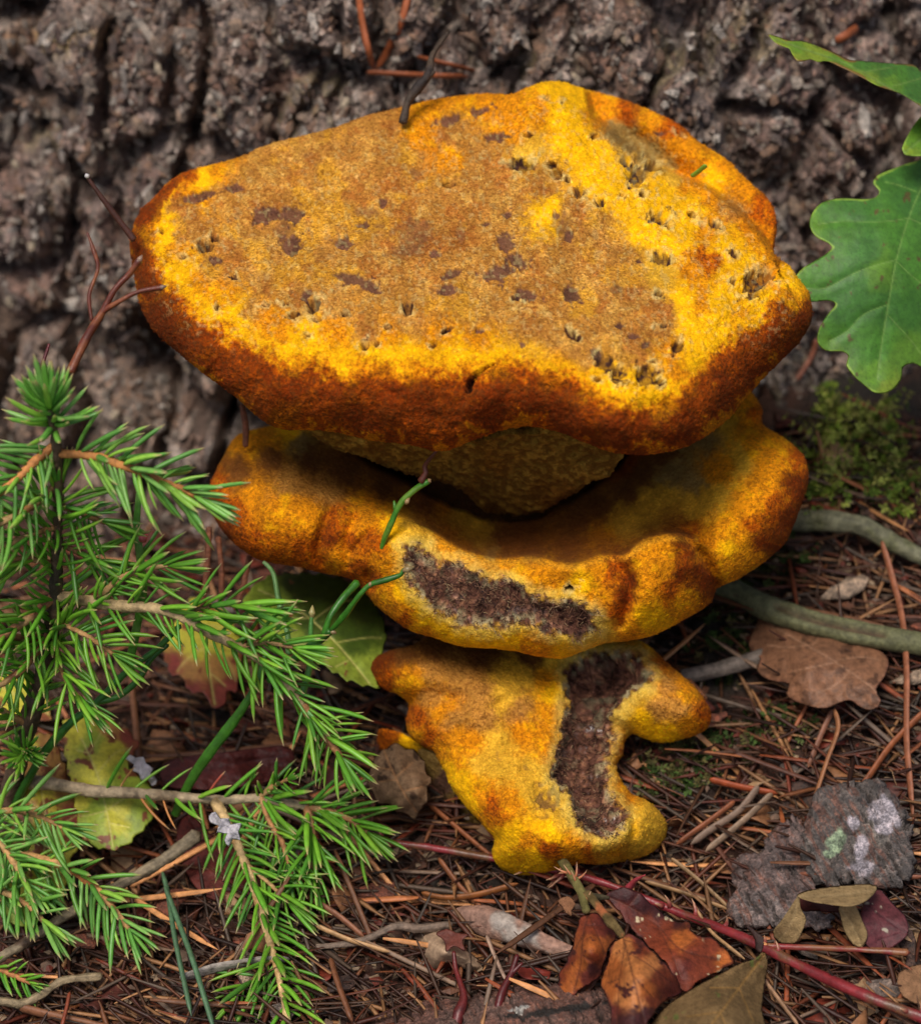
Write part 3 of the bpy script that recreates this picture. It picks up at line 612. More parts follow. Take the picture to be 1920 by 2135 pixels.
TEAR2 = [(843,1138),(886,1146),(900,1165),(911,1179),(944,1177),(974,1182),(1007,1204),(1048,1210),(1081,1223),(1108,1240),(1163,1256),(1205,1256),(1243,1276),(1232,1295),(1240,1311),(1205,1333),(1174,1322),(1136,1317),(1130,1298),(1084,1295),(1040,1306),(996,1306),(963,1298),(952,1287),(924,1278),(897,1267),(875,1240),(858,1210),(845,1185)]
def tear_mask(X, Y, poly, seed):
    P = pixP(X, Y)
    D, _, _, s = polydist(X, Y, np.array(poly, f8))
    d = D * s + 9 * fbm(P, 3, 3, seed) + 5 * vnoise(P, 9, seed + 5)
    sp = 9 * fbm(P, 6, 3, seed + 9, .9)
    return sstep(-12, 6, d + sp), sstep(-34, -4, d + sp * .6), d
def tear_colors(c, a, P, m, rim, d, wet=0):
    fib = .6 * fbm(P, 11, 3, 610, .9) + .7 * fbm(P * np.array([1.3, .8, 1]), 2.2, 4, 611, .8)
    tc = mixc(np.tile(BROWN * .9, (len(a), 1)), DARKB * .55, sstep(-.1, .35, fib))
    tc = mixc(tc, lin(170, 120, 88), sstep(.12, .5, -fib) * .75)
    tc = mixc(tc, lin(128, 120, 92), sstep(.1, .5, fbm(P, 1.8, 4, 620, .7)) * .6)
    tc = mixc(tc, lin(176, 164, 120), sstep(24, 0, d) * sstep(-.1, .4, vnoise(P, 7, 624)) * .7)
    c = mixc(c, lin(222, 196, 96), rim * (1 - m) * .6)
    c = mixc(c, tc, m); return c, a * (1 - np.maximum(m, rim * .8))
def mid():
    T = tps([(440,1030,2.2),(500,960,2.9),(600,900,5.0),(560,1010,1.6),(550,1090,.9),(550,1150,1.0),(650,1100,.7),(700,1030,1.6),(660,1170,1.0),(760,1080,.5),(760,1200,.5),(850,1100,.2),(900,1200,-.4),(1000,1180,-.2),(1000,1260,-.5),(960,1330,-.2),(1110,1180,-.1),(1110,1250,-.7),(1110,1340,-.3),(1250,1180,-.3),(1250,1260,-.7),(1180,1350,0),(1350,1150,-.2),(1380,1230,-.7),(1350,1300,-.2),(1440,1180,-.3),(1450,1250,.2),(1500,1130,.2),(1540,1180,.6),(1600,1060,.8),(1640,1100,1.4),(1650,980,1.9),(1560,1000,1.5),(1600,900,3.2),(1560,840,4.4),(1460,1050,1.4),(1400,1050,1.7),(1400,950,4.3),(1480,900,4.3),(1300,1050,3.0),(1300,950,5.4),(1200,1100,3.0),(1100,1110,3.2),(1100,1040,5.4),(1000,1110,2.9),(900,1060,2.6),(900,980,5.6),(800,1030,2.8),(750,960,4.8),(620,960,2.9),(1000,850,6.5),(1300,820,6.5)])
    cr = catmull(CREST, 12, False)
    def tf(X, Y, D):
        P = pixP(X, Y); t = T(X, Y)
        d, _, _, s = polydist(X, Y, cr, False)
        inside = sstep(770, 860, X) * sstep(1500, 1440, X)
        side = s * -1
        t = t + inside * (1.7 * sstep(-2, 12, d * side) * np.exp(-d / 90) - .7 * np.exp(-(d / 26) ** 2))
        HD, _, _, hs = polydist(X, Y, catmull([(740,950),(830,1003),(900,1040),(960,1066),(1030,1086),(1100,1084),(1180,1052),(1260,1003),(1320,940),(1340,880),(1000,860),(740,880)], 14))
        t = t + 6.0 * sstep(-3, 22, HD * hs + 5 * fbm(P, 3, 3, 602))
        for pts, wd, dep in (([(690,1060),(672,1110),(664,1160),(690,1190)], 14, .35), ([(740,1080),(722,1130),(724,1180)], 11, .28), ([(815,1085),(770,1110),(735,1150)], 9, .18), ([(1275,1165),(1308,1205),(1312,1250),(1290,1300)], 14, .42), ([(1430,1120),(1470,1165),(1492,1215),(1490,1250)], 13, .6), ([(830,1220),(870,1290)], 20, .1), ([(768,1200),(775,1225)],10,.3), ([(1590,880),(1560,890),(1520,870)], 10, .3)):
            d, _, _, _ = polydist(X, Y, catmull(pts, 14, False), False); t = t + dep * np.exp(-(d / wd) ** 2)
        for x, y, rx, ry, a, amp in ((1210,1190,60,40,10,.3),(1370,1160,70,45,0,.4),(1100,1190,60,30,5,.2),(600,1080,80,60,0,.25),(1350,1240,50,60,0,.2),(1180,1335,50,20,10,.2),(1560,1040,70,60,0,.2)):
            t = t - amp * np.exp(-ell(X, Y, P, x, y, rx, ry, a, 0) ** 2)
        return t + .16 * fbm(P, .8, 3, 601) + .05 * fbm(P, 3, 3, 605)
    st = {}
    def disp(V, I):
        X, Y = I['X'], I['Y']; m, r, d = tear_mask(X, Y, TEAR2, 611); st['t'] = (m, r, d); P = V[:I['n']]
        fib = fbm(pixP(X, Y) * np.array([1.6, .6, 1]), 5, 4, 610, .75)
        _, p, rr = patches(X, Y, [(1188, 1227, 8, 6, 0, 'p')]); st['p'] = (p, rr)
        z = m * (-.22 - .035 * fib - .018 * vnoise(P, 14, 9) - .06 * fbm(P, 2, 2, 9)) * sstep(-2, 30, d) + .05 * r * (1 - m) - .25 * p
        z = z + .02 * fbm(P, 7, 3, 630, .7) * (1 - m)
        return np.r_[z, .05 * fbm(V[I['n']:], 2, 3, 421)]
    wq = lambda X, Y: 45 + 25 * sstep(600, 1000, X)
    V, F, I = solid(MID, tf, 2.4, 10, wq, 1.15, 110, 1.8, disp)
    X, Y = I['X'], I['Y']; P = pixP(X, Y)
    c, a = pigment(X, Y, MIDM, pw=4.0, warp=16, sharp=1.2, nz=.6)
    c = c * (.85 + .3 * sstep(-.35, .5, fbm(P, 2.4, 4, 641, .7)))[:, None]
    d1, _, _, s1 = polydist(X, Y, cr, False); d1 = d1 * -s1; win = sstep(800, 900, X) * sstep(1470, 1400, X)
    bd = win * sstep(0, 3, d1 + 2.5 * fbm(P, 5, 3, 643)) * sstep(110, 30, d1) * (1 - .8 * np.exp(-ell(X, Y, P, 975, 1085, 62, 26, 30, 0) ** 2) - .7 * np.exp(-ell(X, Y, P, 1330, 1080, 60, 26, -30, 0) ** 2)).clip(0, 1)
    c = mixc(c, lin(126, 68, 20), .85 * bd * (.75 + .25 * sstep(-.3, .3, fbm(P, 4, 3, 644, .8))))
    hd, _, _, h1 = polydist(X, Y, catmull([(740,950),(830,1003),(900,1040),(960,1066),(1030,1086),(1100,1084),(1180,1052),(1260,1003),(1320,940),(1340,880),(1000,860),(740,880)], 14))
    c = mixc(c, lin(26, 17, 12), .97 * sstep(-6, 14, hd * h1 + 5 * fbm(P, 3, 3, 602)))  # dark flesh under the funnel, blackened further to paint in the recess's shade
    c = mixc(c, lin(236, 168, 40), .5 * win * np.exp(-((d1 + 7) / 7) ** 2))
    NBK.append(I['nb']); c, a = tear_colors(c, a, P, *st['t']); c = mixc(c, CREAM, (st['p'][1] - st['p'][0]).clip(0) * .6); c = mixc(c, DARKB, st['p'][0])
    return V, F, np.r_[np.c_[c, a], np.tile(np.r_[lin(130, 100, 30), .3], (I['nb'], 1))], st['t'][0] * .6
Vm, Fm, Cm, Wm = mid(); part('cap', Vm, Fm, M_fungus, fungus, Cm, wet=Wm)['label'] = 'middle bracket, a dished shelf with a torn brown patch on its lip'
fuzz('velvet_hairs', Vm, len(Vm) - NBK[-1], Cm, 26000, 2)
# small lobe showing behind the left end of the middle bracket
def lobe(outline, T, marks, R=.5, h=3.0, lab=None, nm='lobe', w=28):
    f = tps(T)
    V, F, I = solid(outline, lambda X, Y, D: f(X, Y) + .15 * fbm(pixP(X, Y), 1.2, 3, 650), h, 10, w, R, 50, 1.0, lambda V, I: .03 * fbm(V, 6, 3, 660, .7))
    c, a = pigment(I['X'], I['Y'], marks, pw=4, warp=14, sharp=1.2, nz=.6)
    o = part(nm, V, F, M_fungus, fungus, np.r_[np.c_[c, a], np.tile(np.r_[lin(130, 100, 30), .3], (I['nb'], 1))])
    if lab: o['label'] = lab
    return o
lobe([(474,962),(492,938),(519,919),(558,909),(605,906),(660,916),(700,940),(660,990),(560,1000),(490,990)], [(480,950,3.9),(600,910,5.0),(690,940,4.6),(560,990,4.2),(480,985,4.0)], [(500,950,'R'),(540,930,'O'),(600,925,'Y'),(560,920,'O'),(640,930,'G'),(660,940,'D')], .5)
LOW = [(769,1396),(774,1380),(790,1366),(818,1354),(860,1344),(900,1325),(1000,1310),(1150,1320),(1260,1322),(1328,1335),(1361,1354),(1395,1385),(1437,1420),(1465,1453),(1482,1486),(1476,1515),(1455,1531),(1420,1542),(1380,1549),(1345,1541),(1318,1530),(1304,1540),(1300,1560),(1298,1574),(1284,1596),(1290,1618),(1314,1652),(1345,1667),(1366,1683),(1383,1704),(1391,1726),(1382,1755),(1352,1782),(1305,1796),(1243,1803),(1210,1800),(1172,1812),(1116,1824),(1069,1822),(1040,1808),(1028,1790),(1026,1770),(1031,1751),(1018,1735),(1002,1716),(985,1698),(969,1680),(952,1658),(936,1633),(926,1608),(913,1583),(902,1565),(880,1555),(862,1543),(851,1526),(846,1500),(852,1478),(851,1467),(836,1452),(818,1444),(800,1437),(784,1422)]
TEAR3 = [(1177,1401),(1188,1385),(1210,1372),(1267,1363),(1328,1368),(1357,1402),(1347,1425),(1314,1439),(1300,1463),(1272,1496),(1275,1515),(1281,1535),(1267,1571),(1262,1619),(1267,1652),(1290,1680),(1302,1700),(1298,1725),(1267,1744),(1229,1737),(1201,1713),(1191,1675),(1172,1642),(1149,1623),(1154,1590),(1168,1543),(1177,1505),(1184,1458)]
LOWM = [(785,1390,'K'),(800,1420,'R'),(840,1370,'D'),(900,1360,'D'),(1000,1360,'D'),(860,1420,'O'),(850,1450,'O'),(900,1400,'C'),(960,1400,'C'),(1100,1370,'D'),(1080,1400,'L'),(1050,1450,'L'),(1000,1440,'C'),(900,1460,'C'),(870,1500,'R'),(870,1530,'O'),(950,1500,'C'),(920,1480,'O'),(1000,1500,'C'),(1080,1480,'C'),(1140,1420,'O'),(1150,1480,'O'),(1150,1450,'Y'),(1100,1530,'O'),(1150,1540,'O'),(1040,1550,'C'),(980,1550,'O'),(920,1560,'O'),(900,1540,'R'),(950,1600,'O'),(1000,1600,'C'),(1050,1600,'C'),(940,1610,'Y'),(960,1640,'Y'),(1000,1660,'O'),(980,1670,'Y'),(1030,1680,'R'),(1060,1670,'O'),(1100,1640,'C'),(1120,1600,'C'),(1140,1580,'O'),(1060,1740,'Y'),(1050,1790,'Y'),(1100,1760,'O'),(1130,1720,'Y'),(1150,1770,'R'),(1200,1770,'O'),(1150,1740,'Y'),(1120,1800,'Y'),(1200,1750,'O'),(1230,1770,'R'),(1290,1760,'O'),(1250,1760,'L'),(1290,1750,'L'),(1310,1720,'Y'),(1340,1700,'C'),(1360,1740,'C'),(1330,1760,'C'),(1370,1710,'C'),(1300,1660,'O'),(1280,1640,'O'),(1285,1590,'O'),(1290,1560,'R'),(1290,1540,'O'),(1300,1500,'L'),(1320,1470,'L'),(1340,1500,'Y'),(1380,1480,'C'),(1420,1480,'C'),(1400,1430,'C'),(1440,1450,'O'),(1470,1490,'R'),(1440,1520,'O'),(1400,1535,'Y'),(1360,1530,'Y'),(1340,1440,'L'),(1370,1410,'O'),(1340,1350,'O'),(1380,1390,'R'),(1420,1420,'O'),(1160,1370,'L'),(1180,1350,'L'),(1250,1345,'L'),(1320,1345,'O'),(1160,1650,'C'),(1180,1700,'C'),(1140,1680,'C')]
def low():
    T = tps([(780,1395,3.1),(860,1420,2.1),(900,1350,3.0),(1000,1330,4.4),(1200,1340,4.0),(1000,1420,2.2),(860,1500,2.6),(950,1500,1.7),(1080,1480,1.7),(950,1600,2.3),(1000,1560,1.8),(1100,1600,1.8),(1000,1680,2.7),(1060,1740,2.6),(1100,1800,3.4),(1150,1730,2.0),(1250,1770,2.8),(1200,1650,2.6),(1230,1550,2.7),(1230,1450,3.0),(1260,1380,3.6),(1300,1720,2.6),(1370,1720,3.6),(1300,1780,3.4),(1290,1620,2.7),(1300,1560,2.5),(1300,1500,2.1),(1350,1450,2.0),(1430,1480,2.1),(1380,1530,2.6),(1340,1360,3.2),(1400,1400,2.7)])
    def tf(X, Y, D):
        P = pixP(X, Y)
        t = T(X, Y) - 2.5 * sstep(1500, 1740, Y) + .3 * fbm(P, .6, 3, 701) + .07 * fbm(P, 3, 3, 705)
        for x, y, rx, ry, a, amp in ((880,1400,90,40,10,.35),(1000,1420,60,60,0,.0),(880,1510,50,40,0,.35),(1000,1620,120,40,45,.2),(1420,1470,70,60,20,.5),(1130,1770,100,40,0,.4),(1150,1500,30,90,8,.3),(1280,1760,60,20,-10,.3),(1340,1720,50,50,0,.3)):
            t = t - amp * np.exp(-ell(X, Y, P, x, y, rx, ry, a, 0) ** 2)
        for pts, wd, dep in (([(845,1470),(890,1450),(960,1455)], 18, .3), ([(1310,1530),(1280,1510)], 14, .3),([(1040,1470),(1080,1520),(1070,1560)],16,.2),([(1315,1660),(1320,1740),(1300,1790)],12,.3)):
            d, _, _, _ = polydist(X, Y, catmull(pts, 14, False), False); t = t + dep * np.exp(-(d / wd) ** 2)
        return t
    st = {}
    sts = [(1150, 1665, 34, 26, -20, 's'), (1085, 1490, 12, 14, 0, 'l'), (1100, 1600, 14, 8, 0, 'l'), (1040, 1575, 8, 14, 0, 'l'), (1125, 1638, 12, 8, 0, 's'), (1130, 1700, 14, 10, 0, 'l')]
    def disp(V, I):
        X, Y = I['X'], I['Y']; m, r, d = tear_mask(X, Y, TEAR3, 711); st['t'] = (m, r, d); P = V[:I['n']]
        fib = fbm(pixP(X, Y) * np.array([1.2, .8, 1]), 4, 4, 710, .7); s, _, _ = patches(X, Y, sts); st['s'] = s
        z = m * (-.42 - .045 * fib - .02 * vnoise(P, 14, 9) + .14 * vnoise(P, 1.4, 9)) * sstep(-2, 40, d) + .05 * r * (1 - m) + .03 * fbm(P, 6, 3, 730, .7) * (1 - m) - .08 * s
        return np.r_[z, .05 * fbm(V[I['n']:], 2, 3, 421)]
    V, F, I = solid(LOW, tf, 2.3, 9, 46, .95, 70, .9, disp)
    X, Y = I['X'], I['Y']; P = pixP(X, Y)
    c, a = pigment(X, Y, [(q[0], q[1], 'L' if q[2] == 'C' and q[1] > 1530 else q[2]) for q in LOWM], pw=4.0, warp=14, sharp=1.2, nz=.6)
    c = c * (.85 + .3 * sstep(-.35, .5, fbm(P, 2.4, 4, 741, .7)))[:, None]
    c = mixc(c, BROWN * .9, st['s'] * .7 * sstep(-.3, .3, vnoise(P, 9, 5)))
    NBK.append(I['nb']); c, a = tear_colors(c, a, P, *st['t'])
    return V, F, np.r_[np.c_[c, a], np.tile(np.r_[lin(130, 100, 30), .3], (I['nb'], 1))], st['t'][0] * sstep(1450, 1520, Y)
Vl, Fl, Cl, Wl = low(); part('cap', Vl, Fl, M_fungus, fungus, Cl, wet=Wl)['label'] = 'lowest ragged lobe hanging to the litter with a wet brown gash'
fuzz('velvet_hairs', Vl, len(Vl) - NBK[-1], Cl, 18000, 3)
def torn_fibres(V, wet, C_, n, seed):
    R = np.random.RandomState(seed); ok = np.where(wet > .35 * wet.max())[0]; VV, FF, CC = [], [], []
    for i in range(n):
        p = V[ok[R.randint(len(ok))]]; d = np.array([R.normal(0, .7), -.35, R.normal(.1, .7)]); d /= np.linalg.norm(d); b = R.normal(0, .5, 3)
        L = R.uniform(.05, .2); u = np.linspace(0, 1, 4)[:, None]; P = p + np.array([0, -.01, .01]) + d * L * u + b * L * u * u * .6 - FW * .05
        s = np.cross(d, FW); s /= np.linalg.norm(s) + 1e-9; w_ = (.010 * (1.1 - u)) * s
        o_ = len(VV) * 8; VV.append(np.r_[P - w_, P + w_]); FF += [(o_ + k, o_ + k + 1, o_ + 5 + k, o_ + 4 + k) for k in range(3)]
        CC.append(np.tile([lin(126, 92, 70), lin(64, 42, 34), lin(100, 70, 54), lin(160, 134, 100)][R.choice(4, p=[.25, .4, .29, .06])], (8, 1)))
    o = part('torn_fibres', np.concatenate(VV), np.array(FF), M_fungus, fungus, np.c_[np.concatenate(CC), np.zeros(8 * n)], False); o['kind'] = 'stuff'
torn_fibres(Vm, Wm, Cm, 1800, 5); torn_fibres(Vl, Wl, Cl, 1800, 6)
# underside skin below the lowest lobe, left pale pores, small left lobe and the buried core
lobe([(1040,1800),(1100,1812),(1200,1800),(1270,1795),(1262,1822),(1210,1840),(1140,1846),(1080,1846),(1050,1830)], [(1050,1810,3.9),(1150,1800,4.1),(1260,1800,4.2),(1150,1845,3.9),(1080,1845,3.9)], [(1100,1830,'G'),(1200,1830,'G'),(1150,1840,'D'),(1060,1820,'D')], .3, nm='underside')
lobe([(880,1560),(930,1590),(980,1690),(1030,1750),(1010,1755),(960,1725),(920,1680),(890,1630),(868,1590)], [(880,1570,3.6),(930,1620,3.4),(1000,1730,3.6),(900,1640,4.4),(960,1720,4.4)], [(900,1600,'G'),(950,1680,'G'),(1000,1730,'G'),(920,1640,'B')], .3, nm='underside')
lobe([(790,1520),(830,1525),(870,1545),(900,1570),(870,1585),(820,1575),(790,1560)], [(800,1540,4.6),(850,1555,4.2),(890,1575,4.2),(820,1570,4.8)], [(810,1535,'R'),(850,1550,'Y'),(880,1570,'L')], .3)
def core():
    n = 28; rings = [(-10.5, 2.6, 4.6), (-8, 2.4, 4.4), (-5, 2.8, 4.6), (-3.6, 2.2, 7.0), (-1.2, 1.4, 8.2), (1.5, 1.4, 8.2), (3.4, 2.6, 7.2)]
    V = []
    for z, r, y in rings:
        for k in range(n):
            a = 2 * math.pi * k / n; V.append((1.6 + r * 1.2 * math.cos(a), y + r * math.sin(a), z))
    V = np.array(V); V += .35 * np.stack([fbm(V, .6, 3, 1), fbm(V, .6, 3, 2), 0 * V[:, 0]], -1)
    F = [(i * n + k, i * n + (k + 1) % n, (i + 1) * n + (k + 1) % n, (i + 1) * n + k) for i in range(len(rings) - 1) for k in range(n)]
    part('stalk', V, np.array(F), M_fungus, fungus, np.tile(np.r_[lin(74, 48, 24), .4], (len(V), 1)))
core()
# ------------------------------------------------------------------ builders for stems, leaves, needles
def frames(P):
    T = np.gradient(P, axis=0); T /= np.linalg.norm(T, axis=1, keepdims=True) + 1e-9
    n0 = np.cross(T[0], [0.3, 1, .2]); n0 /= np.linalg.norm(n0); Ns = [n0]
    for i in range(1, len(P)):
        n = Ns[-1] - T[i] * np.dot(Ns[-1], T[i]); Ns.append(n / (np.linalg.norm(n) + 1e-9))
    Ns = np.array(Ns); return T, Ns, np.cross(T, Ns)
def tube(P, R, ns=10, noise=0.0, flat=1.0, seed=0, step=None, caps=True, ridge=0.0):
    P = np.asarray(P, f8); R = np.asarray(R, f8)
    if R.ndim == 0: R = np.full(len(P), float(R))
    T, A, B = frames(P); n = len(P)
    an = np.arange(ns) * 2 * math.pi / ns
    V = P[:, None] + (R[:, None] * np.cos(an))[..., None] * A[:, None] + (R[:, None] * flat * np.sin(an))[..., None] * B[:, None]
    V = V.reshape(-1, 3)
    if ridge:
        L_ = np.r_[0, np.cumsum(np.linalg.norm(np.diff(P, axis=0), axis=1))]; uu = np.repeat(L_, ns); aa = np.tile(an, n)
        Q = np.stack([np.cos(aa) * 2.6, np.sin(aa) * 2.6, uu * .35 + seed], -1); rg = fbm(Q, 1.0, 4, seed + 70, .8)
        V = np.repeat(P, ns, 0) + (V - np.repeat(P, ns, 0)) * (1 + ridge * rg)[:, None]
    if noise:
        N = V - np.repeat(P, ns, 0); N /= np.linalg.norm(N, axis=1, keepdims=True) + 1e-9
        V = V + N * (noise * (fbm(V, 3.0, 3, seed, .6) + .6 * fbm(V * np.array([1, 1, 1]), 9, 2, seed + 3)))[:, None]
    i = np.arange(n - 1)[:, None] * ns; k = np.arange(ns)[None]
    F = np.stack([i + k, i + (k + 1) % ns, i + ns + (k + 1) % ns, i + ns + k], -1).reshape(-1, 4)
    if caps:
        V = np.r_[V, P[:1] - T[:1] * R[0] * .5, P[-1:] + T[-1:] * R[-1] * .8]; c0, c1 = len(V) - 2, len(V) - 1
        F = [tuple(f) for f in F] + [(c0, (q + 1) % ns, q) for q in range(ns)] + [(c1, (n - 1) * ns + q, (n - 1) * ns + (q + 1) % ns) for q in range(ns)]
    return V, F
def path(pts, step=7):
    """(px, py, t[, r]) marks -> smooth 3-D path in cm"""
    a = catmull(np.array(pts, f8), step, False)
    return pos(a[:, 0], a[:, 1], a[:, 2]), (a[:, 3] if a.shape[1] > 3 else None)
def gt(px, py, up=.25):
    return float(surf_t(px, py)[0]) - up / .64
def lay(pts, up=.3, r=None):
    """marks lying on the litter: depth from the ground below each"""
    out = []
    for i, p in enumerate(pts):
        u = p[2] if len(p) > 2 else up
        out.append((p[0], p[1], gt(p[0], p[1], u)) + ((p[3],) if len(p) > 3 else ()))
    ts = np.array([o[2] for o in out]); k = np.convolve(np.r_[ts[0], ts, ts[-1]], [.25, .5, .25], 'valid')
    return [(o[0], o[1], float(t)) + tuple(o[3:]) for o, t in zip(out, k)]
def stem(name, pts, r, col, mat, parent=None, noise=.012, ns=10, flat=1.0, seed=0, col2=None, step=7, ridge=0.25):
    P, rr = path(pts, step)
    if rr is None: rr = np.interp(np.linspace(0, 1, len(P)), np.linspace(0, 1, len(r)), r) if isinstance(r, (list, tuple)) else np.full(len(P), r)
    rr = rr * (1 + .12 * vnoise(P, 1.7, seed + 5))
    V, F = tube(P, rr, ns, noise, flat, seed, ridge=ridge)
    an_ = np.r_[np.tile(np.arange(ns) * 2 * math.pi / ns, len(P)), 0, 0]; L_ = np.r_[np.repeat(np.arange(len(P)) * .08, ns), 0, 0]
    strk = fbm(np.stack([np.cos(an_) * 3, np.sin(an_) * 3, L_ * .5 + seed], -1), 1.0, 4, seed + 70, .8)
    c = np.tile(np.asarray(col), (len(V), 1)) * (1 + .3 * fbm(V, 2.5, 3, seed + 9) + 1.6 * ridge * strk)[:, None].clip(.2, 3)
    if col2 is not None: c = mixc(c, col2, sstep(0, .35, fbm(V, 1.6, 4, seed + 11, .6)))
    return part(name, V, F, mat, parent, c, org=P[0])
def leaf(name, outline, T, col, mat, parent=None, veins=(), vcol=None, vdep=.03, vw=2.2, edge=None, marks=None, pal=None, spots=0, spotcol=None, h=2.6, serr=0, wrinkle=.03, seed=0, step=8, backcol=None, ewid=10, curl=0, thick=.012, quilt=0):
    poly = catmull(outline, step)
    if serr:
        d = np.roll(poly, -1, 0) - np.roll(poly, 1, 0); nn = np.stack([d[:, 1], -d[:, 0]], 1); nn /= np.linalg.norm(nn, axis=1, keepdims=True) + 1e-9
        ph = np.arange(len(poly)); poly = poly - nn * (serr * (((ph % 4) / 1.5) - 1))[:, None] * (.7 + .3 * np.sin(ph * 1.7))[:, None]
    f = tps(T) if not callable(T) else T
    st = {}
    def tf(X, Y, D):
        P = pixP(X, Y)
        t = f(X, Y) + wrinkle * 4 * fbm(P, .8, 3, seed + 1) + wrinkle * fbm(P, 2.6, 3, seed + 2) + curl * np.exp(-(D / 16) ** 2)
        vd = np.full(len(X), 99.0)
        for i, v in enumerate(veins):
            d, _, _, _ = polydist(X, Y, catmull(v, 10, False), False); d = d * (1.0 if i == 0 else 1.5)
            vd = np.minimum(vd, d)
        st['v'] = vd
        return t + vdep * np.exp(-(vd / vw) ** 2) - quilt * (1 - np.exp(-(vd / 14) ** 2))
    V, F, I = solid(poly, tf, h, step, 5, .012, 5, thick, None, closed_smooth=False)
    X, Y, D = I['X'], I['Y'], I['D']; P = pixP(X, Y)
    if marks: 
        names = list(pal); W = idw_classes(X, Y, marks, names, pw=3.6, warp=12, sharp=1.6, nz=.35, seed=seed + 3); c = W @ np.array([pal[k] for k in names])
    else: c = np.tile(np.asarray(col), (len(X), 1))
    c = c * (1 + .28 * fbm(P, 1.6, 4, seed + 4, .6))[:, None]
    if edge is not None: c = mixc(c, edge, sstep(ewid, 0, D + 5 * vnoise(P, 3, seed)) * .85)
    if spots: c = mixc(c, spotcol if spotcol is not None else lin(90, 50, 30), sstep(spots, spots + .12, fbm(P, 3.3, 3, seed + 8, .6)))
    if veins: c = mixc(c, vcol if vcol is not None else c.mean(0) * 1.8, np.exp(-(st['v'] / vw) ** 2) * .75)
    # fine net of side veins
    f1, f2, _ = worley2(X / 11, Y / 11, seed + 30); c = c * (1 - .26 * sstep(.10, 0, f2 - f1))[:, None]
    bc = c[~I['border']] if backcol is None else np.tile(np.asarray(backcol), (I['nb'], 1))
    return part(name, V, F, mat, parent, np.r_[c, bc], org=V[np.argmin(((V - V.mean(0)) ** 2).sum(1))])
M_green = simple_vc('green_leaf', .55, .35, 1500, .0002, .45, .15, .22)
M_dryleaf = simple_vc('dry_leaf', .6, .6, 1100, .0004, .35, 0, .35)
M_twig = simple_vc('twig_bark', .7, .8, 900, .0006, .4, 0, .45)
M_felt = simple_vc('felted_leaf', .95, .9, 2200, .0006, .1, 0, .3)
M_gneedle = simple_vc('spruce_needle', .42, .2, 1200, .0001, .5, .12, .15, .22)
M_bneedle = simple_vc('dry_needle', .55, .5, 1200, .0003, .45, 0, .3, .35)
M_stem = simple_vc('green_stem', .4, .4, 1200, .0003, .5, .1, .25)
M_moss = simple_vc('moss', .8, .4, 1500, .0003, .25, .1, .3)
M_white = simple_vc('pale_silk', .7, .9, 1200, .0004, .3, .1, .2)
TAN = lin(196, 150, 104); RUST = lin(150, 92, 58); GREY = lin(128, 112, 98); DRK = lin(82, 52, 40)

# ------------------------------------------------------------------ litter
def needle_mesh(L, wdt, curv, ns=7, cs=6, tip=.35, thick=.5, col=None, tipcol=None, stripe=None, twist=0, name='needle', mat=None):
    y = np.linspace(0, 1, ns); V = []; Cc_ = []
    for i, u in enumerate(y):
        r = wdt * .5 * min(1, (u / .05 + .45)) * (1 if u < 1 - tip else max(.06, (1 - u) / tip) ** .7)
        z = -curv * L * u * u
        for k in range(cs):
            a = 2 * math.pi * k / cs + twist * u
            V.append((r * math.cos(a), u * L, z + r * thick * math.sin(a)))
            c = np.array(col)
            if stripe is not None and k in (1, 4): c = c * .4 + np.array(stripe) * .6
            if tipcol is not None: c = c * (1 - sstep(.93, 1, np.array(u))) + np.array(tipcol) * sstep(.93, 1, np.array(u))
            Cc_.append(c)
    V.append((0, L * 1.01, -curv * L)); Cc_.append(tipcol if tipcol is not None else col)
    F = [(i * cs + k, i * cs + (k + 1) % cs, (i + 1) * cs + (k + 1) % cs, (i + 1) * cs + k) for i in range(ns - 1) for k in range(cs)]
    F += [((ns - 1) * cs + k, (ns - 1) * cs + (k + 1) % cs, len(V) - 1) for k in range(cs)] + [tuple(range(cs))[::-1]]
    return np.array(V), F, np.array(Cc_)
from mathutils import Matrix
def basis(Yd, Zd):
    Yd = np.asarray(Yd, f8); Yd = Yd / np.linalg.norm(Yd); Z = Zd - Yd * np.dot(Zd, Yd); Z = Z / (np.linalg.norm(Z) + 1e-9); X = np.cross(Yd, Z)
    return np.stack([X, Yd, Z], 1)
def place(me, name, o3, B, parent=None, scale=1.0):
    o = obj(name, me, parent, o3)
    M = Matrix([[float(B[r, c]) * scale for c in range(3)] for r in range(3)]).to_4x4(); M.translation = o.location
    o.matrix_local = M
    return o
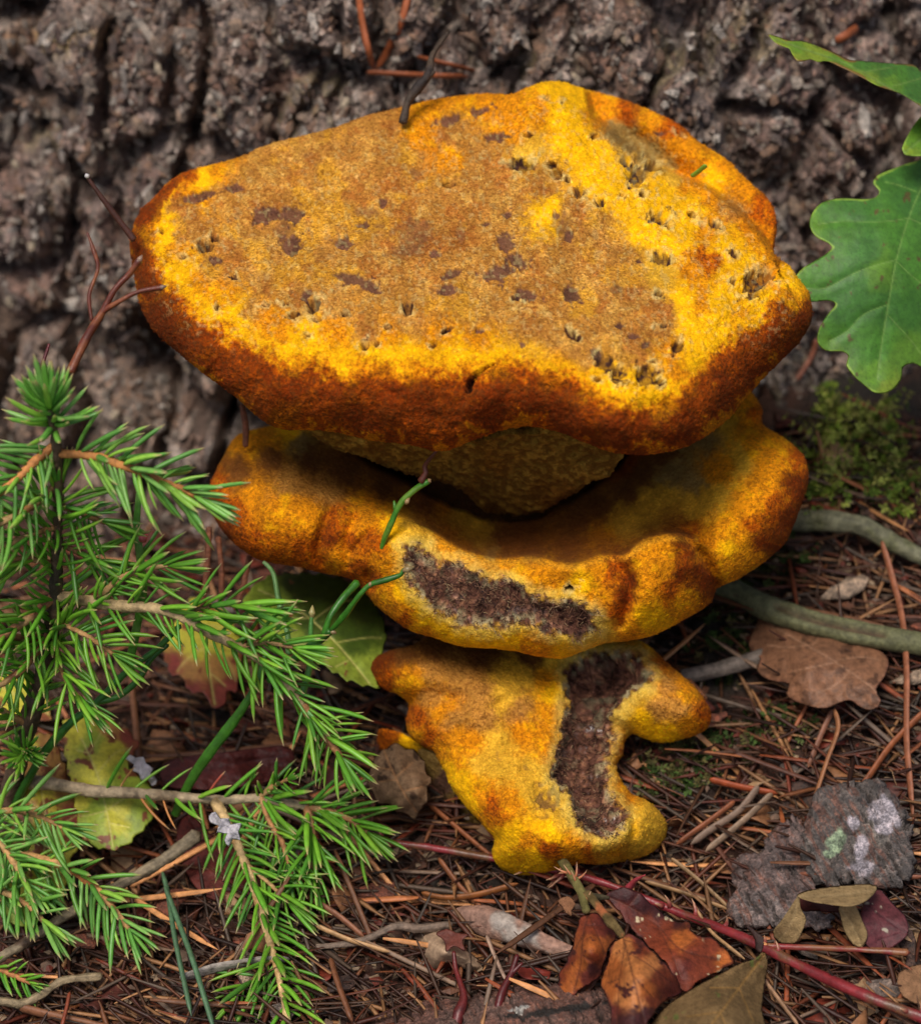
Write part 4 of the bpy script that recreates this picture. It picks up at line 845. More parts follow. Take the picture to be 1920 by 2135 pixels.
def litter():
    R = np.random.RandomState(11)
    pal = [q * np.array([.98, .84, .74]) for q in [RUST, lin(132, 72, 44), lin(164, 108, 70), TAN, lin(108, 76, 54), GREY, lin(120, 56, 34), DRK * 1.3]]
    words_ = ['rust brown', 'dark rust', 'light orange brown', 'straw tan', 'dull brown', 'weathered grey', 'deep red brown', 'blackish brown']
    meshes = []
    for i in range(14):
        L = R.uniform(1.6, 4.6); V, F, c = needle_mesh(L, R.uniform(.12, .19), R.uniform(-.12, .16), 8, 6, .18, .45, pal[i % 8] * (1.3 if i % 8 == 3 else 1), None, pal[i % 8] * .55)
        meshes.append((mesh_from('needle', V, F, M_bneedle, c), V, F, c))
    global SPOTS
    def spots_(n, seed):
        R = np.random.RandomState(seed); out = []
        while len(out) < n * 1.25:
            px = R.uniform(-120, 2040, 600); py = R.uniform(880, 2260, 600)
            lim = np.where(px < 700, 1130, 900)
            m = py > lim; px, py = px[m], py[m]
            t = surf_t(px, py, 'ground'); P = pos(px, py, t)
            k = P[:, 1] < trunk_y(P[:, 0], P[:, 2]) + .5
            out += list(P[k])
        out = np.array(out); hx, hy = p2(out); q = np.exp(-(((hx - 1500) / 120) ** 2 + ((hy - 1390) / 170) ** 2)); out = out[R.rand(len(out)) > .85 * q]
        return out[:n]
    SPOTS = spots_
    def ori(P, R, tilt=.22):
        a = R.uniform(0, 2 * math.pi)
        # litter runs mostly down to the right in the front, any way elsewhere
        if R.rand() < .45: a = R.normal(-.35, .35)
        Y = np.array([math.cos(a), math.sin(a), R.normal(0, tilt) + .18 * math.sin(a)])
        return basis(Y, np.array([R.normal(0, .3), R.normal(0, .3), 1]))
    P = spots_(300, 5)
    first = {}
    for i, p in enumerate(P):
        k = R.randint(14); me = meshes[k][0]; B = ori(p, R)
        o = place(me, 'pine_needle', p + np.array([0, 0, R.uniform(.25, .95)]) - B[:, 1] * meshes[k][1][:, 1].max() * .5, B, None, R.uniform(.8, 1.25))
        tag(o, 'thin fallen needle, %s, lying loose in the litter tangle' % words_[k % 8], 'needle', '%s fallen needles scattered over the forest floor' % words_[k % 8])
    P = spots_(5600, 6); VV, FF, CC = [], [], []; off = 0
    simp = []
    for k in range(14):
        L = meshes[k][1][:, 1].max(); V, F, c = needle_mesh(L * .8, R.uniform(.10, .17), R.uniform(-.12, .16), 5, 4, .2, .5, pal[k % 8] * (1.15 if k % 8 == 3 else .8), None, None)
        simp.append((V, np.array([f for f in F if len(f) == 4][:-1]), c))
    for i, p in enumerate(P):
        V, F, c = simp[R.randint(14)]; B = ori(p, R, .3); s = R.uniform(.45, 1.1)
        VV.append((V * s - np.array([0, V[:, 1].max() * .5 * s, 0])) @ B.T + p + np.array([0, 0, R.uniform(-.1, .75)])); FF.append(F + off); CC.append(c * R.uniform(.28, .95)); off += len(V)
    o = part('needle_litter', np.concatenate(VV), np.concatenate(FF), M_bneedle, None, np.concatenate(CC), org=(0, 0, -10))
    tag(o, 'dense mat of small brown needle fragments covering the forest soil', 'litter', None, 'stuff')
    # crumbs of bark and humus
    n = 9000; P = spots_(n, 8); n = len(P); base = np.array([(1, 0, 0), (-1, 0, 0), (0, 1, 0), (0, -1, 0), (0, 0, .6), (0, 0, -.6)], f8)
    Fb = np.array([(0, 2, 4), (2, 1, 4), (1, 3, 4), (3, 0, 4), (2, 0, 5), (1, 2, 5), (3, 1, 5), (0, 3, 5)])
    V = base[None] * (R.uniform(.04, .2, (n, 1, 3)) * R.choice([.6, 1, 1.6], (n, 1, 1), p=[.5, .4, .1])) * R.uniform(.7, 1.3, (n, 6, 1)) 
    a = R.uniform(0, 6.3, n); ca, sa = np.cos(a)[:, None], np.sin(a)[:, None]
    V = np.stack([V[..., 0] * ca - V[..., 1] * sa, V[..., 0] * sa + V[..., 1] * ca, V[..., 2]], -1) + P[:, None] + np.array([0, 0, 1]) * R.uniform(0, .5, (n, 1, 1))
    cols = .85 * np.array([lin(104, 66, 46), lin(70, 44, 34), lin(120, 96, 80), lin(104, 44, 30), lin(150, 126, 100)])[R.randint(0, 5, n)]
    o = part('humus_crumbs', V.reshape(-1, 3), (Fb[None] + np.arange(n)[:, None, None] * 6).reshape(-1, 3), M_dryleaf, None, np.repeat(cols, 6, 0), False, org=(0, 0, -10))
    tag(o, 'loose brown crumbs of bark and humus between the needles', 'litter', None, 'stuff')
    # bits of dry leaf
    for i, p in enumerate(spots_(110, 21)):
        k = 9; an = np.linspace(0, 2 * math.pi, k, endpoint=False); rr = R.uniform(.25, .8) * R.uniform(.6, 1.2, k)
        ring = np.stack([rr * np.cos(an), rr * .7 * np.sin(an), .25 * (np.cos(an * 2 + i)) * rr], -1)
        V = np.r_[ring, ring * .5 + [0, 0, .05], [[0, 0, .06]]]; V = np.r_[V, V - [0, 0, .02]]
        F = [(q, (q + 1) % k, k + (q + 1) % k, k + q) for q in range(k)] + [(k + q, k + (q + 1) % k, 2 * k) for q in range(k)]
        m = 2 * k + 1; F = F + [tuple(m + x for x in f[::-1]) for f in F] + [((q + 1) % k, q, m + q, m + (q + 1) % k) for q in range(k)]
        B = basis(np.array([R.normal(), R.normal(), R.normal() * .4]), np.array([R.normal() * .5, R.normal() * .5, 1]))
        ci = R.randint(4); col = [lin(110, 44, 28), lin(136, 92, 60), lin(80, 40, 32), lin(160, 126, 92)][ci]
        me = mesh_from('leaf_scrap', V, F, M_dryleaf, np.tile(col, (len(V), 1)), True)
        wd = ['dark red', 'mid brown', 'maroon', 'pale tan'][ci]
        tag(place(me, 'leaf_scrap', p + [0, 0, R.uniform(.3, .8)], B), 'small curled scrap of %s dry leaf among the needles' % wd, 'leaf', '%s scraps of dry leaf in the litter' % wd)
def chips():
    R = np.random.RandomState(44); me = []
    for i in range(8):
        k = 9; an = np.linspace(0, 2 * math.pi, k, endpoint=False); rr = R.uniform(.25, .6) * R.uniform(.6, 1.25, k); el = R.uniform(1, 2.2)
        top = np.stack([rr * np.cos(an) * el, rr * np.sin(an), R.normal(0, .03, k)], -1); mid_ = top * [.6, .6, 1] + [0, 0, .07]; V = np.r_[top, mid_, [[0, 0, .09]], top - [0, 0, .09]]
        F = [(q, (q + 1) % k, k + (q + 1) % k, k + q) for q in range(k)] + [(k + q, k + (q + 1) % k, 2 * k) for q in range(k)] + [((q + 1) % k, q, 2 * k + 1 + q, 2 * k + 1 + (q + 1) % k) for q in range(k)] + [tuple(2 * k + 1 + q for q in range(k))[::-1]]
        nm, col = [('grey brown', lin(104, 90, 82)), ('red brown', lin(112, 62, 44)), ('pale', lin(150, 128, 108)), ('dark brown', lin(70, 50, 42))][i % 4]
        me.append((nm, mesh_from('bark_chip', V, F, M_bark, np.tile(col, (len(V), 1)) * R.uniform(.7, 1.3, (len(V), 1)), False)))
    for i, p in enumerate(SPOTS(90, 77)):
        nm, m = me[R.randint(8)]; B = basis(np.array([R.normal(), R.normal(), R.normal() * .25]), np.array([R.normal() * .3, R.normal() * .3, 1]))
        tag(place(m, 'bark_chip', p + [0, 0, R.uniform(.25, .7)], B, None, R.uniform(.5, 1.2)), 'small flat %s chip of bark lying in the needle litter' % nm, 'bark', '%s bark chips in the litter' % nm)
litter()
chips()

def single_needle(pts, w, col, label, name='pine_needle', mat=None, up=.5, abs_t=False, group=None, col2=None):
    col = np.asarray(col) * .62; w = w * .85
    P, rr = path(pts if abs_t else lay(pts, up), 6)
    u = np.linspace(0, 1, len(P)); r = w * np.minimum(1, .5 + u * 8) * np.clip((1 - u) / .12, .08, 1) ** .7
    V, F = tube(P, r, 8, .004, .55, 3)
    c = np.tile(col, (len(V), 1)) * (1 + .25 * fbm(V, 3, 3, 5))[:, None]
    if col2 is not None:
        ax = np.repeat(np.r_[u], 8); ax = np.r_[ax, 0, 1]; c = mixc(c, col2, sstep(.3, .9, ax))
    return tag(part(name, V, F, mat or M_bneedle, None, c, org=P[0]), label, 'needle', group)
ON = lin(190, 106, 64)
BT = lambda pts, up=.15: [(x, y, min(bark_t(x, y, up), bark_t(pts[len(pts) // 2][0], pts[len(pts) // 2][1], up) + .8)) for x, y in pts]
single_needle(BT([(748, -12), (756, 50), (768, 105), (778, 142)]), .13, ON, 'left needle of the orange V on the bark above the cap', abs_t=True)
single_needle(BT([(852, -12), (835, 50), (806, 110), (784, 144)]), .13, ON, 'right needle of the orange V on the bark above the cap', abs_t=True)
single_needle(BT([(766, 150), (850, 155), (920, 158), (978, 160)]), .12, ON, 'orange needle lying level on the bark below the V of two needles', abs_t=True)
single_needle(BT([(870, 118), (930, 132), (992, 148)]), .10, ON * .9, 'short orange needle tilted on the bark beside the bare twig', abs_t=True)
single_needle(BT([(1742, 86), (1765, 72), (1788, 58)]), .17, ON, 'stubby orange scale on the bark behind the upper oak leaf', abs_t=True, name='bark_scale')
single_needle(BT([(1702, 708), (1690, 745), (1660, 792)]), .10, lin(160, 96, 70), 'short pinkish needle hanging below the rim of the upper cap at the right', abs_t=True)
single_needle([(1838, 1130, 1.2), (1858, 1200, 1.1), (1880, 1290, 1.0), (1889, 1400, .9), (1889, 1540, .8), (1897, 1640, .6), (1903, 1712, .5)], .135, lin(178, 112, 80), 'long rust needle standing upright across the right edge in front of the log stick')
single_needle([(1738, 1478, 1.0), (1746, 1520, 1.0), (1722, 1590, .9), (1694, 1680, .7), (1680, 1760, .5), (1672, 1812, .4)], .13, lin(186, 126, 84), 'curved tan needle hanging from under the brown oak leaf, the longer of its pair')
single_needle([(1735, 1480, .8), (1712, 1530, .7), (1684, 1600, .6)], .10, lin(150, 100, 76), 'shorter brown needle of the pair hanging under the brown oak leaf')
single_needle([(1665, 1822, .8), (1740, 1826, .8), (1830, 1830, .8), (1935, 1828, .8)], .11, lin(170, 104, 76), 'level pinkish brown needle across the lichened bark slab', up=.9)
single_needle([(1930, 1480, .6), (1860, 1550, .6), (1810, 1620, .6), (1775, 1670, .5)], .14, lin(184, 106, 62), 'bright orange needle slanting above the white patched bark')
single_needle([(1445, 1885, 1.1), (1480, 1940, 1.1), (1520, 1975, 1.1), (1552, 2000, 1.0)], .10, lin(206, 164, 118), 'straw needle crossing over the red bramble stem')
single_needle([(1580, 2025, 1.0), (1620, 2080, .9), (1665, 2140, .8)], .11, lin(204, 158, 120), 'pale pink straw needle below the felted leaf tip')
single_needle([(1400, 1790, .7), (1450, 1830, .7), (1500, 1875, .6), (1520, 1895, .5)], .10, lin(206, 166, 120), 'upper straw needle of the pair meeting at the bark slab')
single_needle([(1345, 1838, .7), (1420, 1860, .7), (1480, 1882, .6), (1522, 1898, .5)], .10, lin(200, 156, 108), 'lower straw needle of the pair meeting at the bark slab')
single_needle([(880, 1862, .6), (930, 1872, .7), (1000, 1864, .8), (1080, 1842, .8)], .14, lin(192, 118, 60), 'curved orange needle just under the lowest lobe')
single_needle([(1030, 1905, .7), (1080, 1935, .7), (1130, 1960, .6), (1190, 1972, .5)], .13, lin(176, 112, 66), 'orange needle lying across the pale knotted twig')
single_needle([(1076, 1895, .6), (1130, 1915, .6), (1200, 1928, .5)], .13, lin(168, 100, 60), 'orange needle above the pale knotted twig, running under the bramble leaf')
single_needle([(892, 1675, .7), (940, 1715, .7), (1005, 1770, .6), (1040, 1800, .4)], .14, lin(176, 104, 62), 'rust needle beside the dry round leaf at the left flank of the lowest lobe')
single_needle([(915, 1790, .6), (960, 1850, .6), (1010, 1900, .5), (1050, 1940, .4)], .13, lin(170, 104, 64), 'rust needle slanting down from the bramble stem behind the lowest lobe')
single_needle([(1015, 1952, .9), (1030, 1990, .9), (1055, 2045, .8)], .11, lin(190, 160, 140), 'short pale grey needle lying on the curled leaf near the bottom')
single_needle([(1580, 1640, .8), (1540, 1690, .7), (1480, 1730, .6), (1440, 1760, .5)], .14, lin(134, 112, 96), 'flat grey split needle lying beside the lichened bark, upper left of it')
single_needle([(1608, 1655, .8), (1550, 1710, .7), (1470, 1775, .6)], .14, lin(150, 126, 104), 'second flat grey needle parallel to the first, nearer the bark slab')
single_needle([(1530, 1672, .8), (1480, 1710, .7), (1410, 1760, .6)], .13, lin(176, 104, 66), 'orange needle slanting towards the lowest lobe at its right')
single_needle([(1480, 1625, .7), (1540, 1640, .7), (1620, 1655, .6)], .16, lin(160, 78, 44), 'broad brick red needle fragment right of the lowest lobe')
single_needle([(340, 1820, 1.2), (352, 1870, 1.2), (366, 1960, 1.2), (400, 2118, 1.2)], .15, lin(96, 132, 96), 'left blue green fallen needle of the pair at the bottom', mat=M_green)
single_needle([(345, 1850, 1.3), (372, 1920, 1.3), (405, 2010, 1.3), (448, 2150, 1.3)], .16, lin(100, 138, 100), 'right blue green fallen needle of the pair at the bottom', mat=M_green)
single_needle([(130, 2140, 1), (140, 2100, 1), (146, 2068, 1)], .12, lin(170, 84, 54), 'short red needle upright at the bottom left edge', up=1)
single_needle([(40, 2100, .6), (120, 2120, .6), (250, 2150, .6)], .22, lin(168, 112, 78), 'thick tan needle strip along the bottom left edge', up=.6)
single_needle([(660, 1930, .8), (730, 1960, .8), (812, 1985, .8)], .12, lin(206, 164, 116), 'straw coloured needle below the spruce tip, running right')
single_needle([(640, 1870, .7), (700, 1905, .7), (760, 1955, .6)], .15, lin(190, 128, 96), 'pinkish tan needle below the spruce tip, behind the straw one')
single_needle([(690, 2000, 1.0), (705, 2050, 1.0), (735, 2130, 1.0)], .17, lin(146, 92, 60), 'stout brown needle pointing down at the bottom centre left', up=1)

def thing_stem(name, pts, r, col, label, cat, mat=None, noise=.02, ns=20, col2=None, seed=0, up=.4, abs_t=False, flat=1.0, group=None):
    return tag(stem(name, pts if abs_t else lay(pts, up), r, col, mat or M_twig, None, noise, ns, flat, seed, col2), label, cat, group)
GG = lin(132, 132, 96)
thing_stem('stick', [(1560, 1062, .9), (1660, 1084, 1.0), (1740, 1086, 1.0), (1800, 1098, .9), (1860, 1132, .8), (1940, 1170, .7)], [.36, .34, .31, .27, .25], lin(100, 98, 76), 'grey green barkless stick arching out from behind the middle bracket', 'stick', seed=2, col2=lin(92, 92, 62), noise=.035)
def split_stick():
    pts = lay([(1470, 1210, 1.0), (1530, 1232, 1.0), (1600, 1268, 1.0), (1700, 1300, 1.0), (1800, 1322, 1.0), (1950, 1348, 1.0)])
    P, _ = path(pts); V, F = tube(P, np.interp(np.linspace(0, 1, len(P)), [0, .3, 1], [.3, .38, .34]), 16, .04, 1, 6)
    px, py = p2(V); D, _, _, _ = polydist(px, py, catmull([(1620, 1262), (1690, 1288), (1760, 1308), (1840, 1322)], 10, False), False)
    mid_ = np.exp(-(D / 7) ** 2) * (V[:, 2] > np.interp(V[:, 0], P[:, 0], P[:, 2]) - .1)
    ctr = np.stack([V[:, 0], np.interp(V[:, 0], P[:, 0], P[:, 1]), np.interp(V[:, 0], P[:, 0], P[:, 2])], -1)
    V = V + (ctr - V) * (.85 * mid_)[:, None]
    c = np.tile(lin(92, 92, 62), (len(V), 1)) * (1 + .35 * fbm(V * [1, 4, 4], 1.5, 3, 9))[:, None]; c = mixc(c, lin(70, 50, 32), mid_)
    tag(part('stick', V, F, M_twig, None, c, org=P[0]), 'mossy grey stick with a split along its length, lying over the brown oak leaf', 'stick')
split_stick()
thing_stem('twig', [(1420, 1412, .7), (1500, 1395, .7), (1580, 1372, .7), (1640, 1360, .6)], [.24, .22, .2], lin(108, 96, 86), 'dim grey twig running between the lowest lobe and the brown oak leaf', 'twig', seed=3)
thing_stem('twig', [(950, 1912, .4), (985, 1912, .55), (1025, 1925, .6), (1080, 1945, .6), (1140, 1970, .5), (1200, 1995, .4)], [.22, .42, .36, .26, .26], lin(146, 112, 96), 'pale pinkish twig with a knot and peeling skin at the bottom centre', 'twig', seed=4, col2=lin(156, 144, 134))
thing_stem('twig', [(660, 1975, .6), (750, 1963, .7), (825, 1932, .8), (872, 1936, .8), (940, 1928, .7)], [.08, .1, .12, .09], lin(116, 98, 84), 'thin crooked grey twig left of the pale knotted one', 'twig', seed=5, noise=.02)
thing_stem('twig', [(-20, 2010, 1.0), (60, 1962, 1.1), (150, 1900, 1.2), (250, 1845, 1.3), (330, 1800, 1.4), (410, 1742, 1.6)], [.13, .15, .15, .17, .2], lin(122, 108, 86), 'grey stick rising from the bottom left corner past the yellow leaves', 'twig', seed=6, col2=lin(70, 52, 38), noise=.05)
thing_stem('twig', [(-20, 2085, .8), (45, 2092, .8), (85, 2075, .8), (130, 2045, .8), (210, 2035, .8)], [.12, .13, .12, .1], lin(134, 116, 88), 'crooked tan twig in the bottom left corner', 'twig', seed=7, noise=.04)
thing_stem('twig', [(380, 2040, .7), (450, 2018, .8), (540, 2002, .8), (600, 2000, .7)], [.16, .18, .16, .1], lin(150, 140, 130), 'flat silvery grey strip of wood behind the lowest spruce tip', 'wood', seed=8, flat=.4)

# log at the bottom, bark slabs at the right
def slab(name, outline, T, col, label, cat, seed, col2=None, R=.18, R2=.8, marks=None, amp=.12, h=2.6, mat=None, w=26):
    f = tps(T); pl = catmull(outline, 6); j = pixP(pl[:, 0], pl[:, 1]); outline = pl + 9 * np.stack([fbm(j, 2.2, 4, seed, .8), fbm(j, 2.2, 4, seed + 40, .8)], -1)
    def disp(V, I):
        P = V[:I['n']]; gx = (I['X'] * .5 + I['Y'] * .86) / 90; gy = (I['X'] * .86 - I['Y'] * .5) / 16; G_ = fbm(np.stack([gx, gy, 0 * gx], -1), 1.6, 4, seed + 77, .7); f1, f2, _ = worley2(P[:, 0] / .7 + fbm(P, .8, 2, seed), P[:, 1] / .4 + P[:, 2] / .4, seed)
        d = amp * (fbm(P * [1, 1, .6], 1.1, 5, seed, .62) * 2.2 + 1.1 * np.floor(3 * sstep(-.4, .4, fbm(P, .7, 3, seed + 9))) / 3) + .03 * fbm(P, 8, 2, seed + 1) + .09 * G_ - .22 * sstep(.25, .45, G_)
        return np.r_[d, 0 * V[I['n']:, 0]]
    V, F, I = solid(outline, lambda X, Y, D: f(X, Y) + 0 * D, h, 9, w, R, 40, R2, disp, closed_smooth=False)
    P = V[:I['n']]; c = np.tile(col, (I['n'], 1)) * (1 + .4 * fbm(P, 1.5, 4, seed + 2, .65))[:, None]
    if col2 is not None: c = mixc(c, col2, sstep(.05, .3, fbm(P, .9, 4, seed + 3)) * .8)
    gx = (I['X'] * .5 + I['Y'] * .86) / 90; gy = (I['X'] * .86 - I['Y'] * .5) / 16; G2_ = fbm(np.stack([gx, gy, 0 * gx], -1), 1.6, 4, seed + 77, .7)
    c = mixc(c, lin(104, 66, 52), sstep(.05, .3, -G2_) * .7); c = mixc(c, lin(40, 30, 26), sstep(.24, .4, G2_) * .8)
    for (x, y, rx, ry, a, cc) in marks or ():
        r = ell(I['X'], I['Y'], None, x, y, rx, ry, a, 0) * (1 + .5 * fbm(P, 2.2, 4, seed + 5)) + .25 * vnoise(P, 5, seed); c = mixc(c, cc, sstep(1.1, .8, r))
    o = part(name, V, F, mat or M_bark, None, np.r_[c, np.tile(col * .7, (I['nb'], 1))])
    return tag(o, label, cat)
def TG(pts): return [(x, y, gt(x, y, u)) for x, y, u in pts]
WHT = lin(150, 142, 148); MINT = lin(122, 138, 112)
slab('bark_slab', [(1700,1650),(1743,1632),(1790,1625),(1843,1645),(1882,1680),(1898,1730),(1893,1785),(1882,1840),(1830,1850),(1771,1842),(1712,1846),(1672,1790),(1668,1745),(1682,1705)],
     TG([(1700,1650,1.1),(1790,1620,1.2),(1890,1700,1.1),(1885,1840,1.0),(1771,1842,1.0),(1700,1840,.9),(1670,1750,1.1),(1780,1740,1.15)]), lin(86, 78, 74), 'grey bark slab with white lichen patches at the right edge of the litter', 'bark', 31, lin(100, 94, 88), marks=[(1838,1690,28,30,20,WHT),(1795,1765,18,34,10,WHT),(1780,1720,12,14,0,WHT),(1840,1725,20,12,0,WHT),(1800,1810,34,14,0,WHT * .8),(1745,1755,18,26,30,MINT),(1730,1780,12,10,0,MINT),(1870,1717,8,7,0,WHT)])
slab('bark_slab', [(1600,1735),(1645,1705),(1672,1715),(1680,1780),(1702,1845),(1722,1890),(1732,1928),(1671,1934),(1629,1930),(1571,1924),(1526,1912),(1519,1889),(1536,1858),(1524,1838),(1522,1815),(1545,1788),(1586,1776)],
     TG([(1600,1735,.9),(1670,1715,.9),(1700,1850,.9),(1730,1930,.9),(1570,1925,.9),(1520,1890,.8),(1525,1820,.8),(1620,1830,1.0)]), lin(98, 82, 78), 'crumbling mauve brown bark slab beside the whiter one', 'bark', 32, lin(116, 104, 100), amp=.12)
slab('log', [(770,2128),(830,2104),(900,2086),(1000,2072),(1080,2058),(1170,2046),(1240,2050),(1290,2075),(1310,2130),(1320,2200),(770,2200)],
     TG([(780,2125,.5),(900,2085,.7),(1080,2058,.8),(1280,2060,.8),(1310,2190,1.3),(1000,2190,1.4),(780,2190,1.3),(1050,2120,1.2)]), lin(98, 68, 58), 'reddish brown fallen wood with a dark crack along the bottom edge', 'wood', 33, lin(106, 80, 70), marks=[(1160,2108,110,9,-8,lin(30, 24, 20)),(1075,2118,34,6,-4,lin(30,24,20)),(1080,2105,30,5,-10,lin(170,166,160))], amp=.06)

# ------------------------------------------------------------------ leaves on the ground
YG = lin(168, 172, 56); RED = lin(176, 66, 66); PK = lin(196, 120, 84)
PALY = dict(y=lin(196, 190, 62), g=lin(140, 160, 52), r=lin(136, 62, 54), p=lin(168, 122, 66), d=lin(64, 84, 22), k=lin(50, 56, 16))
def ground_leaf(name, outline, T, marks, label, veins=(), seed=0, serr=4.5, spots=.24, **kw):
    o = leaf(name, outline, T, None, M_green, None, veins, lin(206, 200, 110), .035, 2.0, None, marks, PALY, spots, lin(126, 70, 44), seed=seed, serr=serr, **kw)
    return tag(o, label, 'leaf', 'yellowing bramble leaves under the spruce seedling')
def up(pts, d): return [(x, y, gt(x, y, u) ) for x, y, u in pts]
ground_leaf('bramble_leaf', [(132,1506),(160,1498),(200,1495),(240,1505),(271,1526),(290,1552),(285,1568),(270,1582),(274,1600),(300,1625),(323,1649),(327,1670),(323,1690),(312,1718),(286,1742),(268,1760),(234,1772),(200,1766),(176,1750),(164,1720),(155,1665),(146,1630),(136,1575)],
  up([(140,1510,2.2),(270,1530,1.9),(320,1660,1.6),(230,1770,1.3),(160,1680,1.7),(210,1620,2.3)], 0),
  [(160,1520,'y'),(200,1540,'g'),(240,1560,'y'),(270,1530,'r'),(290,1555,'r'),(240,1515,'p'),(200,1600,'y'),(250,1620,'g'),(300,1650,'g'),(200,1680,'g'),(250,1700,'y'),(300,1700,'g'),(230,1760,'g'),(170,1660,'y'),(180,1740,'g')],
  'large mottled yellow green leaf with a red rim, right one of the lower left pair', [[(236,1765),(225,1700),(205,1620),(170,1540)],[(222,1690),(270,1660),(315,1655)],[(212,1650),(180,1640),(158,1640)],[(205,1610),(240,1570),(272,1560)],[(228,1715),(270,1725)],[(222,1690),(185,1700),(165,1700)],[(185,1570),(160,1565)],[(185,1575),(210,1530)]], 51, quilt=.05)
ground_leaf('bramble_leaf', [(36,1530),(77,1526),(102,1532),(120,1555),(135,1594),(152,1646),(166,1685),(170,1715),(166,1765),(150,1792),(140,1840),(130,1874),(100,1878),(83,1888),(62,1924),(31,1929),(9,1915),(2,1850),(14,1780),(22,1732),(26,1695),(44,1668),(34,1615)],
  up([(40,1535,2.3),(120,1560,1.9),(165,1700,1.4),(135,1870,1.0),(30,1925,1.1),(20,1740,1.8),(90,1700,2.0)], 0),
  [(60,1550,'y'),(100,1550,'p'),(110,1600,'p'),(60,1600,'p'),(80,1650,'y'),(140,1650,'p'),(150,1700,'r'),(40,1720,'p'),(90,1720,'y'),(60,1680,'p'),(120,1780,'y'),(60,1850,'y'),(100,1850,'y'),(140,1800,'y'),(30,1900,'g')],
  'tall yellow leaf flushed pink, left one of the lower left pair', [[(70,1900),(90,1800),(95,1700),(75,1600),(60,1540)],[(92,1760),(130,1720),(160,1700)],[(95,1700),(60,1670),(35,1665)],[(90,1800),(50,1780),(20,1770)],[(90,1640),(120,1600)]], 52, quilt=.05)
ground_leaf('bramble_leaf', [(-20,1380),(37,1409),(71,1428),(95,1452),(106,1477),(108,1498),(77,1505),(46,1508),(-20,1480)], up([(0,1390,1.5),(100,1460,1.3),(100,1500,1.2),(0,1480,1.3)], 0), [(20,1440,'y'),(80,1460,'y'),(100,1490,'p'),(10,1480,'y')], 'small yellow leaf behind the spruce stem at the left edge', [[(0,1430),(60,1465),(105,1490)]], 53)
ground_leaf('bramble_leaf', [(338,1338),(363,1302),(385,1262),(415,1246),(462,1271),(492,1312),(505,1354),(500,1415),(492,1443),(478,1440),(468,1468),(449,1479),(437,1461),(415,1440),(400,1446),(382,1415),(354,1400),(344,1369)], up([(345,1345,2.0),(415,1250,1.4),(500,1350,1.6),(450,1475,2.0),(420,1380,2.4)], 0),
  [(380,1340,'y'),(420,1300,'y'),(470,1350,'y'),(450,1400,'p'),(400,1400,'p'),(360,1385,'r'),(440,1450,'r'),(450,1475,'r'),(480,1430,'r'),(400,1435,'r'),(420,1360,'y'),(490,1390,'p'),(400,1270,'y')], 'yellow leaf with a ragged crimson tip seen through the spruce needles', [[(400,1262),(425,1340),(448,1468)],[(420,1330),(470,1370),(492,1420)],[(425,1350),(385,1380),(370,1400)],[(435,1400),(470,1430)],[(415,1300),(470,1310)]], 54, quilt=.04)
ground_leaf('bramble_leaf', [(528,1224),(552,1205),(595,1196),(657,1196),(712,1205),(749,1221),(780,1258),(802,1298),(804,1341),(790,1375),(785,1412),(790,1434),(749,1426),(718,1415),(688,1396),(657,1378),(611,1350),(565,1316),(518,1279),(509,1248)], [(528,1224,5.0),(712,1205,5.6),(802,1298,5.0),(785,1430,3.4),(611,1350,3.2),(509,1248,4.2),(680,1310,3.7)],
  [(560,1240,'g'),(620,1220,'k'),(700,1230,'k'),(760,1270,'k'),(700,1300,'d'),(640,1300,'d'),(600,1320,'g'),(680,1370,'g'),(740,1400,'g'),(770,1400,'g'),(740,1340,'d'),(540,1270,'g')], 'broad shaded green leaf tucked under the left of the middle bracket', [[(770,1425),(700,1340),(620,1270),(540,1230)],[(700,1340),(760,1330),(795,1330)],[(690,1330),(640,1345),(600,1340)],[(650,1295),(700,1260),(740,1250)],[(640,1290),(590,1290)],[(730,1375),(700,1390)]], 55, spots=.6, quilt=.06)
def brown_leaf(name, outline, T, col, label, mat=None, **kw):
    return tag(leaf(name, outline, T, col, mat or M_dryleaf, None, **kw), label, 'leaf')
brown_leaf('oak_leaf', [(1586,1280),(1571,1309),(1560,1337),(1566,1360),(1585,1372),(1576,1391),(1586,1409),(1611,1420),(1643,1426),(1637,1446),(1651,1460),(1686,1473),(1723,1477),(1749,1466),(1771,1460),(1786,1471),(1811,1481),(1831,1473),(1836,1460),(1826,1437),(1846,1406),(1852,1377),(1840,1360),(1811,1343),(1771,1314),(1710,1292),(1657,1283),(1614,1274)],
  TG([(1570,1300,.5),(1580,1390,.9),(1650,1455,1.2),(1730,1475,1.3),(1830,1470,1.2),(1850,1380,.9),(1700,1300,.5),(1700,1380,1.5),(1615,1275,.3)]), lin(122, 84, 60), 'dry pinkish brown lobed oak leaf lying under the split stick', veins=[[(1830,1450),(1811,1430),(1740,1380),(1680,1345),(1600,1300)],[(1740,1382),(1700,1390),(1650,1400)],[(1770,1400),(1740,1430),(1700,1445)],[(1680,1345),(1640,1350),(1600,1345)],[(1740,1378),(1790,1370),(1830,1375)],[(1690,1350),(1720,1310)]], vcol=lin(150, 112, 86), seed=61, edge=lin(120, 80, 60), ewid=6, wrinkle=.09, spots=.3, spotcol=lin(92, 62, 44))
